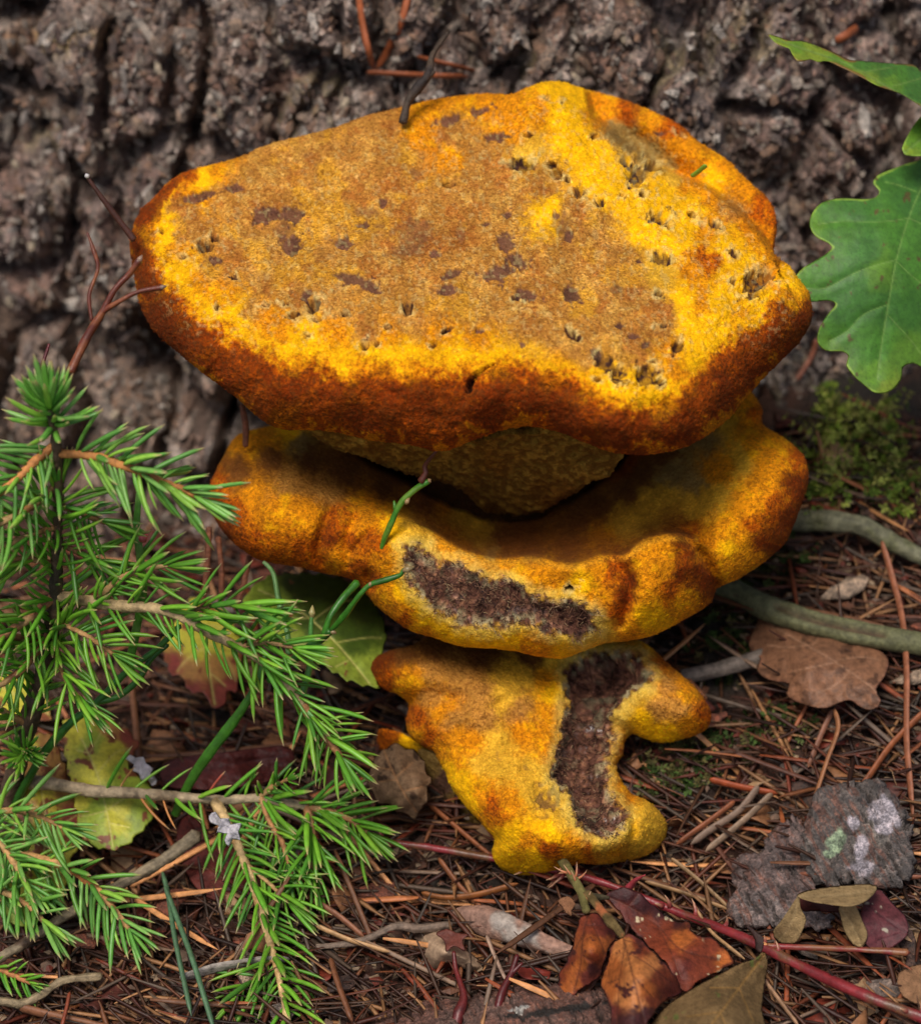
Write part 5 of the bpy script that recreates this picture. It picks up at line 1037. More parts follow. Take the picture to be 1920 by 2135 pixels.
brown_leaf('dry_leaf', [(778,1588),(790,1566),(806,1562),(822,1548),(845,1560),(862,1562),(884,1586),(888,1606),(901,1628),(890,1650),(892,1672),(874,1692),(866,1712),(850,1698),(826,1694),(808,1678),(786,1674),(776,1650),(764,1636),(770,1610)], TG([(780,1580,1.6),(885,1590,1.8),(870,1695,1.6),(770,1640,1.3),(830,1630,2.3)]), lin(122, 96, 72), 'dull brown rounded downy leaf left of the lowest lobe', mat=M_felt, veins=[[(868,1692),(840,1650),(815,1600),(800,1562)],[(840,1650),(880,1640)],[(828,1625),(790,1630)],[(826,1620),(860,1590)],[(818,1605),(785,1600)]], vcol=lin(160, 116, 78), seed=62, quilt=.12, wrinkle=.13, serr=1.5, spots=.3, spotcol=lin(70, 52, 40), curl=.25)
brown_leaf('dry_leaf', [(336,1600),(370,1580),(440,1572),(530,1560),(600,1556),(612,1590),(560,1630),(470,1645),(380,1645),(340,1635)], TG([(340,1610,.8),(600,1560,.9),(600,1600,.8),(400,1640,.9),(460,1600,1.2)]), lin(76, 30, 26), 'dark maroon leaf half hidden behind the lowest spruce twig', veins=[[(345,1630),(450,1600),(600,1575)],[(400,1612),(430,1640)],[(440,1600),(470,1575)]], vcol=lin(60, 26, 26), seed=63, quilt=.09, wrinkle=.16)
brown_leaf('dry_leaf', [(400,1690),(440,1740),(520,1760),(560,1830),(520,1880),(430,1870),(380,1800),(370,1730)], TG([(400,1690,.5),(540,1800,.5),(430,1870,.4),(380,1760,.5)]), lin(92, 34, 26), 'dark red brown leaf on the soil behind the hanging spruce twig', veins=[[(390,1700),(450,1790),(520,1870)]], vcol=lin(70, 26, 22), seed=64)
brown_leaf('dry_leaf', [(868,1942),(905,1936),(935,1945),(960,1975),(985,1990),(1010,2018),(985,2030),(955,2012),(930,2008),(905,2030),(885,2010),(872,1975)], TG([(870,1945,.7),(935,1950,1.2),(1005,2018,.6),(905,2025,.4),(930,1985,1.5)]), lin(166, 138, 112), 'rolled pale brown leaf left of the pale knotted twig', veins=[[(875,1950),(930,1985),(1000,2018)]], vcol=lin(190, 160, 130), seed=65, curl=.5, wrinkle=.1)
brown_leaf('dry_leaf', [(908,1946),(932,1936),(950,1944),(980,1948),(964,1960),(970,1984),(946,1972),(930,1986),(926,1962)], TG([(915,1945,1.6),(980,1955,1.7),(950,1988,1.6)]), lin(98, 50, 40), 'small red brown leaf on a thin dark red stalk, left one at the bottom centre', seed=66, wrinkle=.08)
brown_leaf('dry_leaf', [(1085,2010),(1110,2015),(1150,2025),(1145,2040),(1100,2042),(1080,2030)], TG([(1085,2010,.8),(1150,2030,.8),(1095,2040,.8)]), lin(112, 40, 30), 'dark red leaf scrap on the log left of the bramble leaves', seed=67, wrinkle=.1)
# felted curled leaf and maroon leaf at the right
cl = empty('curled_leaf', pos(1700, 1900, gt(1700, 1900, .3)), 'beige felted leaf curled into an arch over the bark slab', 'leaf')
FB = lin(158, 132, 92)
for nm, ol, T in (('blade', [(1660,1868),(1683,1856),(1743,1847),(1814,1843),(1828,1853),(1806,1878),(1771,1890),(1730,1886),(1690,1880)], [(1660,1868,2.2),(1743,1847,1.9),(1825,1850,1.6),(1771,1888,2.6),(1700,1882,2.5)]),
                  ('blade', [(1665,1866),(1643,1897),(1626,1922),(1611,1942),(1620,1964),(1657,1967),(1672,1942),(1680,1917),(1668,1892)], [(1660,1870,2.2),(1620,1930,1.5),(1615,1960,.9),(1660,1965,1.1),(1675,1910,1.7)]),
                  ('blade', [(1749,1890),(1780,1886),(1797,1920),(1808,1949),(1796,1976),(1777,1969),(1760,1943),(1752,1914)], [(1749,1890,2.1),(1785,1890,2.0),(1805,1950,1.3),(1780,1970,1.1),(1758,1930,1.5)])):
    leaf(nm, ol, TG(T), FB, M_felt, cl, veins=[[ol[0], (sum(p[0] for p in ol) / len(ol), sum(p[1] for p in ol) / len(ol)), ol[len(ol) // 2]]], vcol=lin(176, 150, 108), seed=70, quilt=.04)
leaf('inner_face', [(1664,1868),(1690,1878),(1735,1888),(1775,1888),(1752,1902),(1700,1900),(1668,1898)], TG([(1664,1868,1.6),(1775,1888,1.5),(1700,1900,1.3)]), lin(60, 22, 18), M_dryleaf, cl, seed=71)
brown_leaf('bramble_leaf', [(1829,1853),(1846,1866),(1863,1886),(1886,1909),(1893,1943),(1874,1966),(1846,1981),(1814,1978),(1798,1954),(1792,1914),(1800,1882)], TG([(1829,1853,1.1),(1890,1930,1.0),(1846,1980,.9),(1797,1920,1.3)]), lin(92, 44, 48), 'maroon leaf with a few white specks beside the curled felted leaf', veins=[[(1890,1945),(1850,1920),(1810,1890)],[(1885,1945),(1830,1960)]], vcol=lin(66, 28, 34), seed=72, spots=.5, spotcol=lin(170, 160, 140))
brown_leaf('dry_leaf', [(1872,2030),(1920,2010),(1990,2020),(1990,2110),(1930,2100),(1880,2075)], TG([(1872,2030,.8),(1980,2020,.8),(1940,2100,.8)]), lin(140, 104, 76), 'brown leaf corner at the lower right edge above the red stem', mat=M_felt, seed=73)

# ------------------------------------------------------------------ red bramble stem and its dead leaves
br = empty('bramble_cane', pos(1590, 1975, gt(1590, 1975, .6)), 'crimson thorny bramble cane running from behind the lowest lobe to the lower right corner', 'bramble')
BR = lin(124, 40, 44); BR2 = lin(96, 62, 40)
cane = [(770, 1752, 1.2), (900, 1768, .9), (1030, 1790, .7), (1120, 1808, .7), (1210, 1826, .9), (1300, 1856, 1.0), (1420, 1905, 1.1), (1500, 1935, 1.1), (1590, 1975, 1.1), (1700, 2030, 1.1), (1800, 2075, 1.1), (1950, 2132, 1.1)]
ct = lay(cane)
stem('stem', ct, [.10, .10, .10, .12, .13, .15, .16], BR, M_stem, br, .015, 12, 1, 80, BR2)
def thorns(pts, n, L, parent, col, seed, r0=.06):
    R = np.random.RandomState(seed); P, _ = path(pts); T, A, B = frames(P)
    for i in range(n):
        k = R.randint(2, len(P) - 2); a = R.uniform(0, 6.3); d = math.cos(a) * A[k] + math.sin(a) * B[k]; l = L * R.uniform(.6, 1.3)
        Q = np.array([P[k] + d * .08, P[k] + d * (.08 + l * .4) - T[k] * l * .1, P[k] + d * (.08 + l * .8) - T[k] * l * .35, P[k] + d * (.1 + l) - T[k] * l * .6])
        V, F = tube(Q, [r0 * 1.6, r0, r0 * .5, r0 * .1], 6, 0)
        c = np.tile(col, (len(V), 1)); c = mixc(c, lin(200, 160, 120), np.r_[np.repeat([0, .1, .5, .9], 6), 0, 1])
        part('thorn', V, F, M_stem, parent, c, org=Q[0])
thorns(ct, 22, .34, br, BR, 4)
P_, _ = path([(1310, 1852, gt(1310, 1852, 1.2)), (1322, 1838, gt(1310, 1852, 1.5)), (1330, 1832, gt(1310, 1852, 1.7)), (1345, 1824, gt(1310, 1852, 2.0))], 4)
V, F = tube(P_, np.linspace(.12, .01, len(P_)), 8, 0); part('thorn', V, F, M_stem, br, np.tile(lin(180, 70, 80), (len(V), 1)), org=P_[0])
stem('side_shoot', lay([(1600, 1972, 1.1), (1700, 1976, 1.1), (1790, 1980, 1.0), (1890, 1986, .9)]), [.1, .08, .07, .1], lin(132, 84, 54), M_stem, br, .015, 8, 1, 81, BR)
bl = empty('bramble_leaf_spray', pos(1226, 1870, gt(1226, 1870, .6)), 'dead three parted bramble leaf in copper and dark red hanging from a bristly stalk', 'leaf')
def hg(x, y, u): return (x, y, gt(x, y, u))
pt = [hg(1168, 1788, 1.6), hg(1190, 1822, 2.0), hg(1212, 1862, 2.2), hg(1222, 1900, 2.2)]
stem('stalk', pt, [.15, .13, .14, .1], lin(112, 104, 62), M_felt, bl, .03, 10, 1, 82, lin(90, 74, 50))
thorns(pt, 12, .3, bl, lin(176, 104, 70), 5, .03)
stem('stalk', [hg(1214, 1860, 2.2), hg(1235, 1868, 2.2), hg(1268, 1872, 2.1)], [.1, .08, .06], lin(80, 72, 54), M_felt, bl, .03, 8, 1, 83)
stem('stalk', [hg(1222, 1862, 2.3), hg(1250, 1895, 2.4), hg(1275, 1925, 2.5), hg(1298, 1952, 2.5)], [.13, .13, .12, .08], lin(104, 86, 54), M_felt, bl, .04, 10, 1, 84, lin(186, 110, 70))
CU = dict(c=lin(166, 90, 40), r=lin(94, 38, 28), m=lin(118, 52, 30), k=lin(58, 24, 24), t=lin(180, 112, 60))
VC = lin(74, 36, 26)
leaf('leaflet', [(1226,1903),(1209,1912),(1200,1937),(1194,1966),(1180,2003),(1166,2029),(1161,2051),(1167,2074),(1191,2076),(1220,2056),(1243,2044),(1254,2029),(1263,1997),(1274,1969),(1287,1949),(1271,1927),(1254,1909),(1237,1902)], TG([(1226,1903,2.2),(1194,1960,1.5),(1165,2040,.9),(1190,2072,1.1),(1250,2030,1.6),(1285,1950,1.8),(1225,1980,2.3)]), None, M_dryleaf, bl,
     veins=[[(1226,1906),(1215,1950),(1210,2010),(1196,2068)],[(1226,1906),(1250,1960),(1262,1990)],[(1216,1945),(1197,1985)],[(1213,1990),(1240,2010)],[(1222,1930),(1255,1930)]], vcol=VC, marks=[(1220,1930,'m'),(1240,1920,'r'),(1260,1930,'r'),(1225,1970,'c'),(1245,1970,'c'),(1210,2010,'c'),(1190,2000,'m'),(1235,2020,'k'),(1240,1990,'m'),(1225,2045,'r'),(1190,2050,'c'),(1172,2040,'m'),(1180,2070,'c')], pal=CU, edge=lin(90, 36, 34), ewid=5, seed=85, quilt=.08, serr=2.2, curl=.12, spots=.42, spotcol=lin(70, 30, 26))['label'] = 'copper left leaflet'
leaf('leaflet', [(1297,1951),(1311,1946),(1329,1954),(1351,1974),(1380,2003),(1403,2029),(1421,2066),(1403,2080),(1386,2086),(1369,2106),(1351,2134),(1340,2175),(1277,2175),(1274,2123),(1271,2094),(1257,2066),(1253,2037),(1266,2009),(1269,1986),(1279,1963)], TG([(1297,1951,2.5),(1420,2066,1.6),(1350,2150,2.6),(1275,2160,2.4),(1255,2040,1.8),(1320,2040,3.1)]), None, M_dryleaf, bl,
     veins=[[(1298,1954),(1308,1990),(1325,2060),(1345,2140)],[(1302,1975),(1292,2040),(1285,2140)],[(1306,1985),(1350,2010),(1400,2050)],[(1316,2030),(1360,2080)],[(1300,1960),(1340,1970)],[(1292,2040),(1268,2050)]], vcol=VC, marks=[(1300,1980,'t'),(1330,1980,'m'),(1310,2020,'t'),(1285,2020,'c'),(1350,2020,'t'),(1320,2060,'t'),(1300,2080,'t'),(1270,2060,'c'),(1380,2040,'m'),(1400,2060,'r'),(1350,2060,'c'),(1290,2105,'r'),(1300,2130,'k'),(1330,2120,'k'),(1310,2150,'k'),(1330,2095,'t'),(1360,2085,'m'),(1345,2110,'k')], pal=CU, edge=lin(96, 44, 44), ewid=6, seed=86, quilt=.08, serr=2.2, curl=.12, spots=.42, spotcol=lin(70, 30, 26))['label'] = 'middle leaflet, orange with a dark burnt tip'
leaf('leaflet', [(1263,1869),(1277,1856),(1306,1851),(1334,1864),(1357,1884),(1386,1907),(1405,1920),(1437,1922),(1446,1946),(1486,1955),(1503,1971),(1532,2003),(1509,2020),(1480,2034),(1457,2046),(1429,2069),(1410,2050),(1390,2010),(1360,1980),(1330,1950),(1310,1930),(1285,1895)], TG([(1263,1869,2.1),(1334,1864,2.2),(1405,1920,1.5),(1530,2003,1.0),(1430,2065,1.4),(1330,1950,1.7),(1420,1980,1.9)]), None, M_dryleaf, bl,
     veins=[[(1265,1870),(1310,1890),(1370,1930),(1420,1980),(1500,2000)],[(1370,1930),(1400,1990),(1420,2040)],[(1310,1890),(1330,1865)],[(1420,1980),(1450,1960)]], vcol=lin(90, 44, 30), marks=[(1280,1865,'k'),(1310,1870,'k'),(1340,1890,'k'),(1370,1905,'k'),(1300,1890,'r'),(1350,1930,'m'),(1390,1940,'m'),(1420,1960,'c'),(1450,1990,'m'),(1480,1980,'m'),(1510,2000,'c'),(1430,2020,'r'),(1460,2030,'m'),(1400,1990,'m'),(1410,1925,'k')], pal=CU, edge=lin(70, 30, 26), ewid=4, seed=87, quilt=.06, serr=2.2, spots=.45, spotcol=lin(196, 176, 140))['label'] = 'right leaflet, dark red fading to copper with pale spots'
leaf('leaflet', [(1592,1984),(1572,2000),(1540,2010),(1500,2030),(1460,2050),(1420,2075),(1390,2095),(1370,2117),(1350,2150),(1350,2190),(1582,2190),(1588,2100),(1594,2050),(1600,2010)], TG([(1592,1984,1.9),(1460,2050,2.0),(1350,2150,1.8),(1350,2190,1.8),(1580,2190,1.9),(1590,2060,1.2),(1500,2100,2.7)]), lin(118, 94, 62), M_felt, bl, veins=[[(1592,1990),(1540,2060),(1450,2180)],[(1540,2060),(1480,2060)],[(1500,2110),(1430,2120)],[(1540,2060),(1570,2130)],[(1500,2110),(1530,2180)]], vcol=lin(160, 120, 66), seed=88, quilt=.07, spots=.42, spotcol=lin(100, 106, 56), wrinkle=.08)['label'] = 'felted olive beige leaflet showing its underside'
leaf('leaflet', [(1548,1926),(1562,1930),(1576,1942),(1588,1950),(1592,1968),(1584,1990),(1574,1980),(1573,1960),(1562,1942)], TG([(1548,1926,2.3),(1590,1960,2.1),(1582,1988,1.9)]), lin(48, 28, 22), M_dryleaf, bl, seed=89)['label'] = 'black shrivelled curled leaf tip'
leaf('leaflet', [(1160,1878),(1185,1868),(1200,1885),(1190,1900),(1196,1912),(1180,1905),(1170,1890)], TG([(1160,1878,1.9),(1200,1885,2.0),(1194,1910,1.8)]), lin(132, 92, 66), M_felt, bl, seed=90)

# ------------------------------------------------------------------ oak seedling leaves
oak = empty('oak_sprig', pos(2150, 1100, gt(1900, 1300, 0)), 'bright green lobed oak leaves reaching in from the right edge', 'oak')
GM = dict(g=lin(68, 118, 34), b=lin(60, 108, 38), y=lin(88, 130, 36), o=lin(120, 144, 40))
LVC = lin(116, 150, 70)
leaf('leaf', [(1936,332),(1899,338),(1857,353),(1828,366),(1819,383),(1832,398),(1824,411),(1798,415),(1751,413),(1714,422),(1693,443),(1687,469),(1699,493),(1727,508),(1734,516),(1722,529),(1699,543),(1667,564),(1650,596),(1655,617),(1688,629),(1725,627),(1741,634),(1730,649),(1709,680),(1703,712),(1720,731),(1754,733),(1768,743),(1763,762),(1778,783),(1799,802),(1825,820),(1857,815),(1878,791),(1882,766),(1904,758),(1930,768),(1985,760),(2030,690),(2000,640),(2045,540),(1990,480),(2010,410),(1965,365)],
     [(1936,332,4.2),(1690,450,2.2),(1655,600,1.5),(1710,720,1.8),(1825,820,1.8),(1990,750,3.2),(2040,550,3.6),(1868,541,2.0),(1850,640,1.9),(1895,450,2.8),(1760,570,1.6),(1930,600,2.4),(1780,460,2.2)], None, M_green, oak,
     veins=[[(1945,325),(1925,380),(1895,450),(1868,541),(1850,640),(1833,745),(1828,790)],[(1868,541),(1790,565),(1720,600),(1675,600)],[(1893,455),(1840,462),(1750,462),(1705,468)],[(1850,635),(1800,655),(1765,690),(1730,710)],[(1848,655),(1890,700),(1925,745)],[(1868,545),(1920,590),(1990,620)],[(1895,455),(1950,480),(2000,500)],[(1910,400),(1870,385),(1845,380)]], vcol=LVC, marks=[(1720,450,'g'),(1780,440,'b'),(1750,480,'g'),(1700,590,'g'),(1780,600,'b'),(1830,560,'y'),(1800,520,'b'),(1860,480,'g'),(1900,400,'b'),(1850,640,'b'),(1900,650,'b'),(1820,720,'g'),(1830,790,'y'),(1845,805,'o'),(1740,700,'g'),(1760,650,'b'),(1900,740,'y'),(1660,600,'y'),(1690,470,'y'),(1725,720,'y'),(1890,560,'g')], pal=GM, edge=lin(140, 176, 64), ewid=3, seed=91, quilt=.045, vdep=.015, vw=1.6, wrinkle=.02, step=7, spots=.52, spotcol=lin(84, 76, 36))
leaf('leaf', [(1600,72),(1620,76),(1646,84),(1677,86),(1700,94),(1722,102),(1745,112),(1770,124),(1800,127),(1857,132),(1904,135),(1925,150),(1990,170),(2040,230),(1990,260),(1930,229),(1878,197),(1830,180),(1783,155),(1751,140),(1724,128),(1705,130),(1690,124),(1675,128),(1660,127),(1650,112),(1645,102),(1619,92)],
     [(1600,72,.8),(1720,110,1.2),(1800,130,1.6),(1830,178,1.0),(1904,135,3.0),(1925,225,1.5),(2040,230,3.5)], None, M_green, oak, veins=[[(1605,78),(1680,104),(1760,132),(1830,170),(1930,226)],[(1800,150),(1860,140)],[(1860,180),(1930,160)]], vcol=LVC * .8, marks=[(1620,82,'o'),(1660,100,'y'),(1700,110,'o'),(1750,130,'y'),(1800,160,'o'),(1860,180,'y'),(1800,130,'b'),(1850,140,'b'),(1900,150,'b'),(1900,190,'b'),(1880,165,'g'),(1700,125,'o'),(1660,120,'o'),(1930,200,'b')], pal=GM, edge=lin(120, 80, 40), ewid=2, seed=92, wrinkle=.03, step=6)
leaf('leaf', [(1990,235),(1930,238),(1908,255),(1890,285),(1879,310),(1884,322),(1905,326),(1950,322),(2010,300)], [(1990,235,3.6),(1880,315,2.4),(1950,322,2.8)], None, M_green, oak, veins=[[(1885,318),(1930,285),(1990,260)]], vcol=LVC, marks=[(1900,300,'y'),(1940,270,'g'),(1890,315,'o')], pal=GM, edge=lin(140, 176, 64), ewid=3, seed=93)
stem('stem', [(1940, 335, 4.3), (1985, 330, 4.6), (2060, 330, 4.8), (2120, 420, 5.2), (2150, 800, 7.5), (2160, 1150, 9.5)], [.09, .1, .13, .16, .2], lin(96, 110, 50), M_stem, oak, .01, 8, 1, 94)
stem('stem', [(1985, 215, 3.4), (2050, 260, 4.2), (2080, 340, 4.8)], [.07, .09], lin(96, 110, 50), M_stem, oak, .01, 8, 1, 95)
# ------------------------------------------------------------------ twigs of bilberry and dry stems
def shrub(name, label, cat, root_xyz, parts_, mat, col, col2=None, buds=(), budcol=None, flat=1.0, noise=.012):
    e = empty(name, pos(*root_xyz), label, cat)
    for i, (pts, r) in enumerate(parts_): stem('stem', pts, r, col, mat, e, noise, 9, flat, 100 + i * 7 + len(label), col2)
    for (x, y, t, dx, dy, l) in buds:
        P, _ = path([(x, y, t), (x + dx * .5, y + dy * .5, t - .05), (x + dx, y + dy, t)], 2); V, F = tube(P, np.interp(np.linspace(0, 1, len(P)), [0, .4, 1], [.04, l, .01]), 8, .004)
        part('bud', V, F, mat, e, np.tile(budcol if budcol is not None else lin(150, 150, 90), (len(V), 1)), org=P[0])
    return e
RB = lin(96, 44, 30)
shrub('dry_twig', 'forked dark red brown twig reaching over the left rim of the upper cap', 'twig', (150, 790, -3.0), [([(148, 775, -2.6), (182, 704, -2.6), (212, 655, -2.7), (240, 604, -2.8), (268, 574, -2.8), (291, 543, -2.9)], [.12, .11, .09, .08, .09]), ([(214, 650, -2.7), (250, 628, -2.9), (290, 608, -3.0), (338, 599, -3.1)], [.09, .07, .06, .08]), ([(192, 668, -2.6), (187, 615, -2.6), (205, 560, -2.6), (196, 522, -2.6), (183, 486, -2.6)], [.06, .05, .05, .06, .03])], M_stem, RB, lin(130, 74, 44), [(289, 546, -2.9, 8, -14, .08), (334, 600, -3.1, 14, -4, .07)], lin(140, 112, 96))
shrub('dry_twig', 'single thin dark twig with a pale tip behind the left of the upper cap', 'twig', (280, 500, 1.0), [([(280, 500, 1.0), (245, 455, .8), (215, 415, .6), (182, 368, .4)], [.1, .08, .07, .05])], M_stem, lin(70, 40, 30), None, [(184, 370, .4, -4, -8, .09)], lin(180, 176, 172))
shrub('dry_twig', 'short reddish twig standing up behind the spruce leader at the left', 'twig', (80, 860, -1.0), [([(78, 860, -1), (84, 800, -1), (90, 760, -1), (103, 718, -1)], [.09, .07, .06, .03])], M_stem, lin(90, 30, 34))
shrub('dry_twig', 'bare grey brown twig poking up from behind the back rim of the upper cap', 'twig', (842, 262, 3.0), [([(840, 256, 2.9), (850, 212, 3.0), (872, 182, 3.2), (893, 155, 3.3), (903, 112, 3.6), (936, 66, 4)], [.12, .11, .14, .11, .09, .04]), ([(893, 158, 3.3), (905, 150, 3.3)], [.1, .06])], M_twig, lin(66, 52, 40), lin(40, 30, 26), noise=.03)
BG = lin(60, 118, 30)
shrub('bilberry_shoot', 'green angular shoot in front of the gap under the upper cap', 'shoot', (794, 1160, .1), [([(794, 1160, 0), (800, 1128, -.3), (815, 1093, -.6), (831, 1057, -.8), (851, 1033, -.9), (875, 1014, -1.0), (893, 1004, -1.1)], [.07, .085, .09, .1, .08]), ([(824, 1062, -.7), (822, 1045, -.7)], [.06, .04])], M_stem, BG, lin(96, 130, 40), [(893, 1004, -1.1, 6, -5, .09), (846, 1050, -1.0, 8, -12, .07)], lin(150, 120, 80))
shrub('dry_twig', 'dark red dry tip continuing above the green shoot to the underside of the cap', 'twig', (883, 1000, -1.1), [([(878, 1004, -1.1), (888, 985, -1.2), (886, 972, -1.2), (898, 955, -1.4), (912, 938, -1.6)], [.11, .08, .06, .04])], M_stem, lin(90, 46, 32))
shrub('bilberry_shoot', 'forked glossy green shoot crossing the left edge of the middle bracket', 'shoot', (560, 1420, .6), [([(560, 1420, .6), (610, 1378, .2), (653, 1345, -.2), (689, 1316, -.6)], [.08, .1, .13, .1]), ([(677, 1322, -.5), (690, 1285, -.6), (712, 1252, -.5), (744, 1215, -.2)], [.11, .1, .12]), ([(689, 1316, -.6), (716, 1287, -1), (748, 1243, -1.4), (772, 1219, -1.5), (798, 1211, -1.6), (836, 1198, -1.7), (842, 1187, -1.8)], [.06, .1, .08, .08, .1, .06])], M_stem, lin(50, 104, 26), lin(40, 84, 24), [(770, 1222, -1.5, 6, -10, .07), (840, 1190, -1.8, 24, -8, .1), (690, 1316, -.6, 12, 4, .08)], lin(140, 120, 84))
shrub('bilberry_shoot', 'thin upright green shoot left of the shaded leaf', 'shoot', (602, 1360, .3), [([(550, 1172, 1.5), (570, 1195, 1.3), (582, 1255, .9), (598, 1314, .5), (603, 1362, .2)], [.05, .08, .08, .09])], M_stem, lin(90, 130, 70), lin(110, 140, 90))
shrub('bilberry_shoot', 'short green shoot with a pale pointed bud beside the shaded leaf', 'shoot', (630, 1450, .4), [([(650, 1284, .1), (648, 1320, .1), (646, 1390, .2), (630, 1450, .4)], [.05, .09, .1])], M_stem, lin(70, 120, 50), None, [(650, 1288, .1, 2, -26, .1)], lin(160, 150, 96))
shrub('bilberry_shoot', 'tall ribbed green stem rising through the middle of the spruce twigs', 'shoot', (268, 1395, .5), [([(268, 1395, .8), (285, 1310, .2), (298, 1235, -.4), (293, 1165, -.8), (286, 1100, -1.0), (290, 1030, -1.2)], [.1, .13, .13, .12, .08]), ([(297, 1150, -.8), (312, 1132, -.8), (330, 1105, -.7)], [.06, .05])], M_stem, lin(80, 136, 40), lin(110, 150, 70), [(292, 1128, -1.0, 16, -14, .14)], lin(190, 90, 90), flat=.5)
shrub('bilberry_shoot', 'stout dark green forked stem slanting up from the lower left', 'shoot', (20, 1700, 3.4), [([(20, 1700, 3.6), (60, 1625, 2.6), (100, 1560, 1.9), (150, 1505, 1.4), (205, 1462, 1.0), (260, 1405, .6), (330, 1350, .2), (375, 1305, 0)], [.13, .13, .12, .11, .10, .09, .08]), ([(205, 1464, 1.0), (250, 1450, .9), (290, 1415, .8), (315, 1375, .7), (350, 1345, .6)], [.08, .1, .09, .07])], M_stem, lin(44, 96, 30), lin(60, 110, 36))
shrub('bilberry_shoot', 'broad bright green stem curving up behind the hanging spruce twig', 'shoot', (370, 1700, 2.8), [([(365, 1700, 3.0), (392, 1640, 2.4), (430, 1580, 1.7), (490, 1500, 1.0), (535, 1430, .5), (552, 1370, .2)], [.12, .14, .15, .12, .09])], M_stem, lin(60, 110, 30), lin(50, 96, 30), flat=.5)
shrub('dry_twig', 'left dark red stalk rising from the bottom edge at the centre', 'twig', (950, 2200, -2.5), [([(948, 2200, -2.4), (953, 2130, -2.2), (967, 2082, -1.9), (960, 2050, -1.6), (950, 2020, -1.3), (946, 1985, -1.1)], [.12, .12, .16, .09, .07, .05])], M_stem, lin(96, 30, 28), lin(70, 26, 26))
shrub('dry_twig', 'right dark red stalk with a black tip rising from the bottom edge', 'twig', (1020, 2200, -2.5), [([(1018, 2200, -2.4), (1031, 2135, -2.2), (1046, 2071, -1.9), (1066, 2029, -1.6), (1078, 1992, -1.4)], [.14, .14, .12, .1, .07]), ([(1066, 2030, -1.6), (1088, 2008, -1.6)], [.08, .04])], M_stem, lin(84, 26, 26), lin(40, 24, 24))
# vertical dry stalks behind the middle bracket on the left
for i, (a, b, lab) in enumerate((((505, 845, 3), (512, 930, 3), 'dark thin stalk between the upper cap and the middle bracket at the left'), ((437, 1100, 3), (418, 1290, 3), 'rusty thin stalk hanging below the left end of the middle bracket'), ((455, 1120, 3.4), (462, 1260, 3.4), 'dark thin stalk right of the rusty one below the middle bracket'), ((520, 1160, 3.2), (490, 1270, 3.2), 'short rusty stalk under the left end of the middle bracket'))):
    thing_stem('dry_stalk', [a, ((a[0] + b[0]) / 2 + 4, (a[1] + b[1]) / 2, a[2]), b], [.08, .09, .07], lin(120, 70, 46), lab, 'stalk', seed=40 + i, abs_t=True)

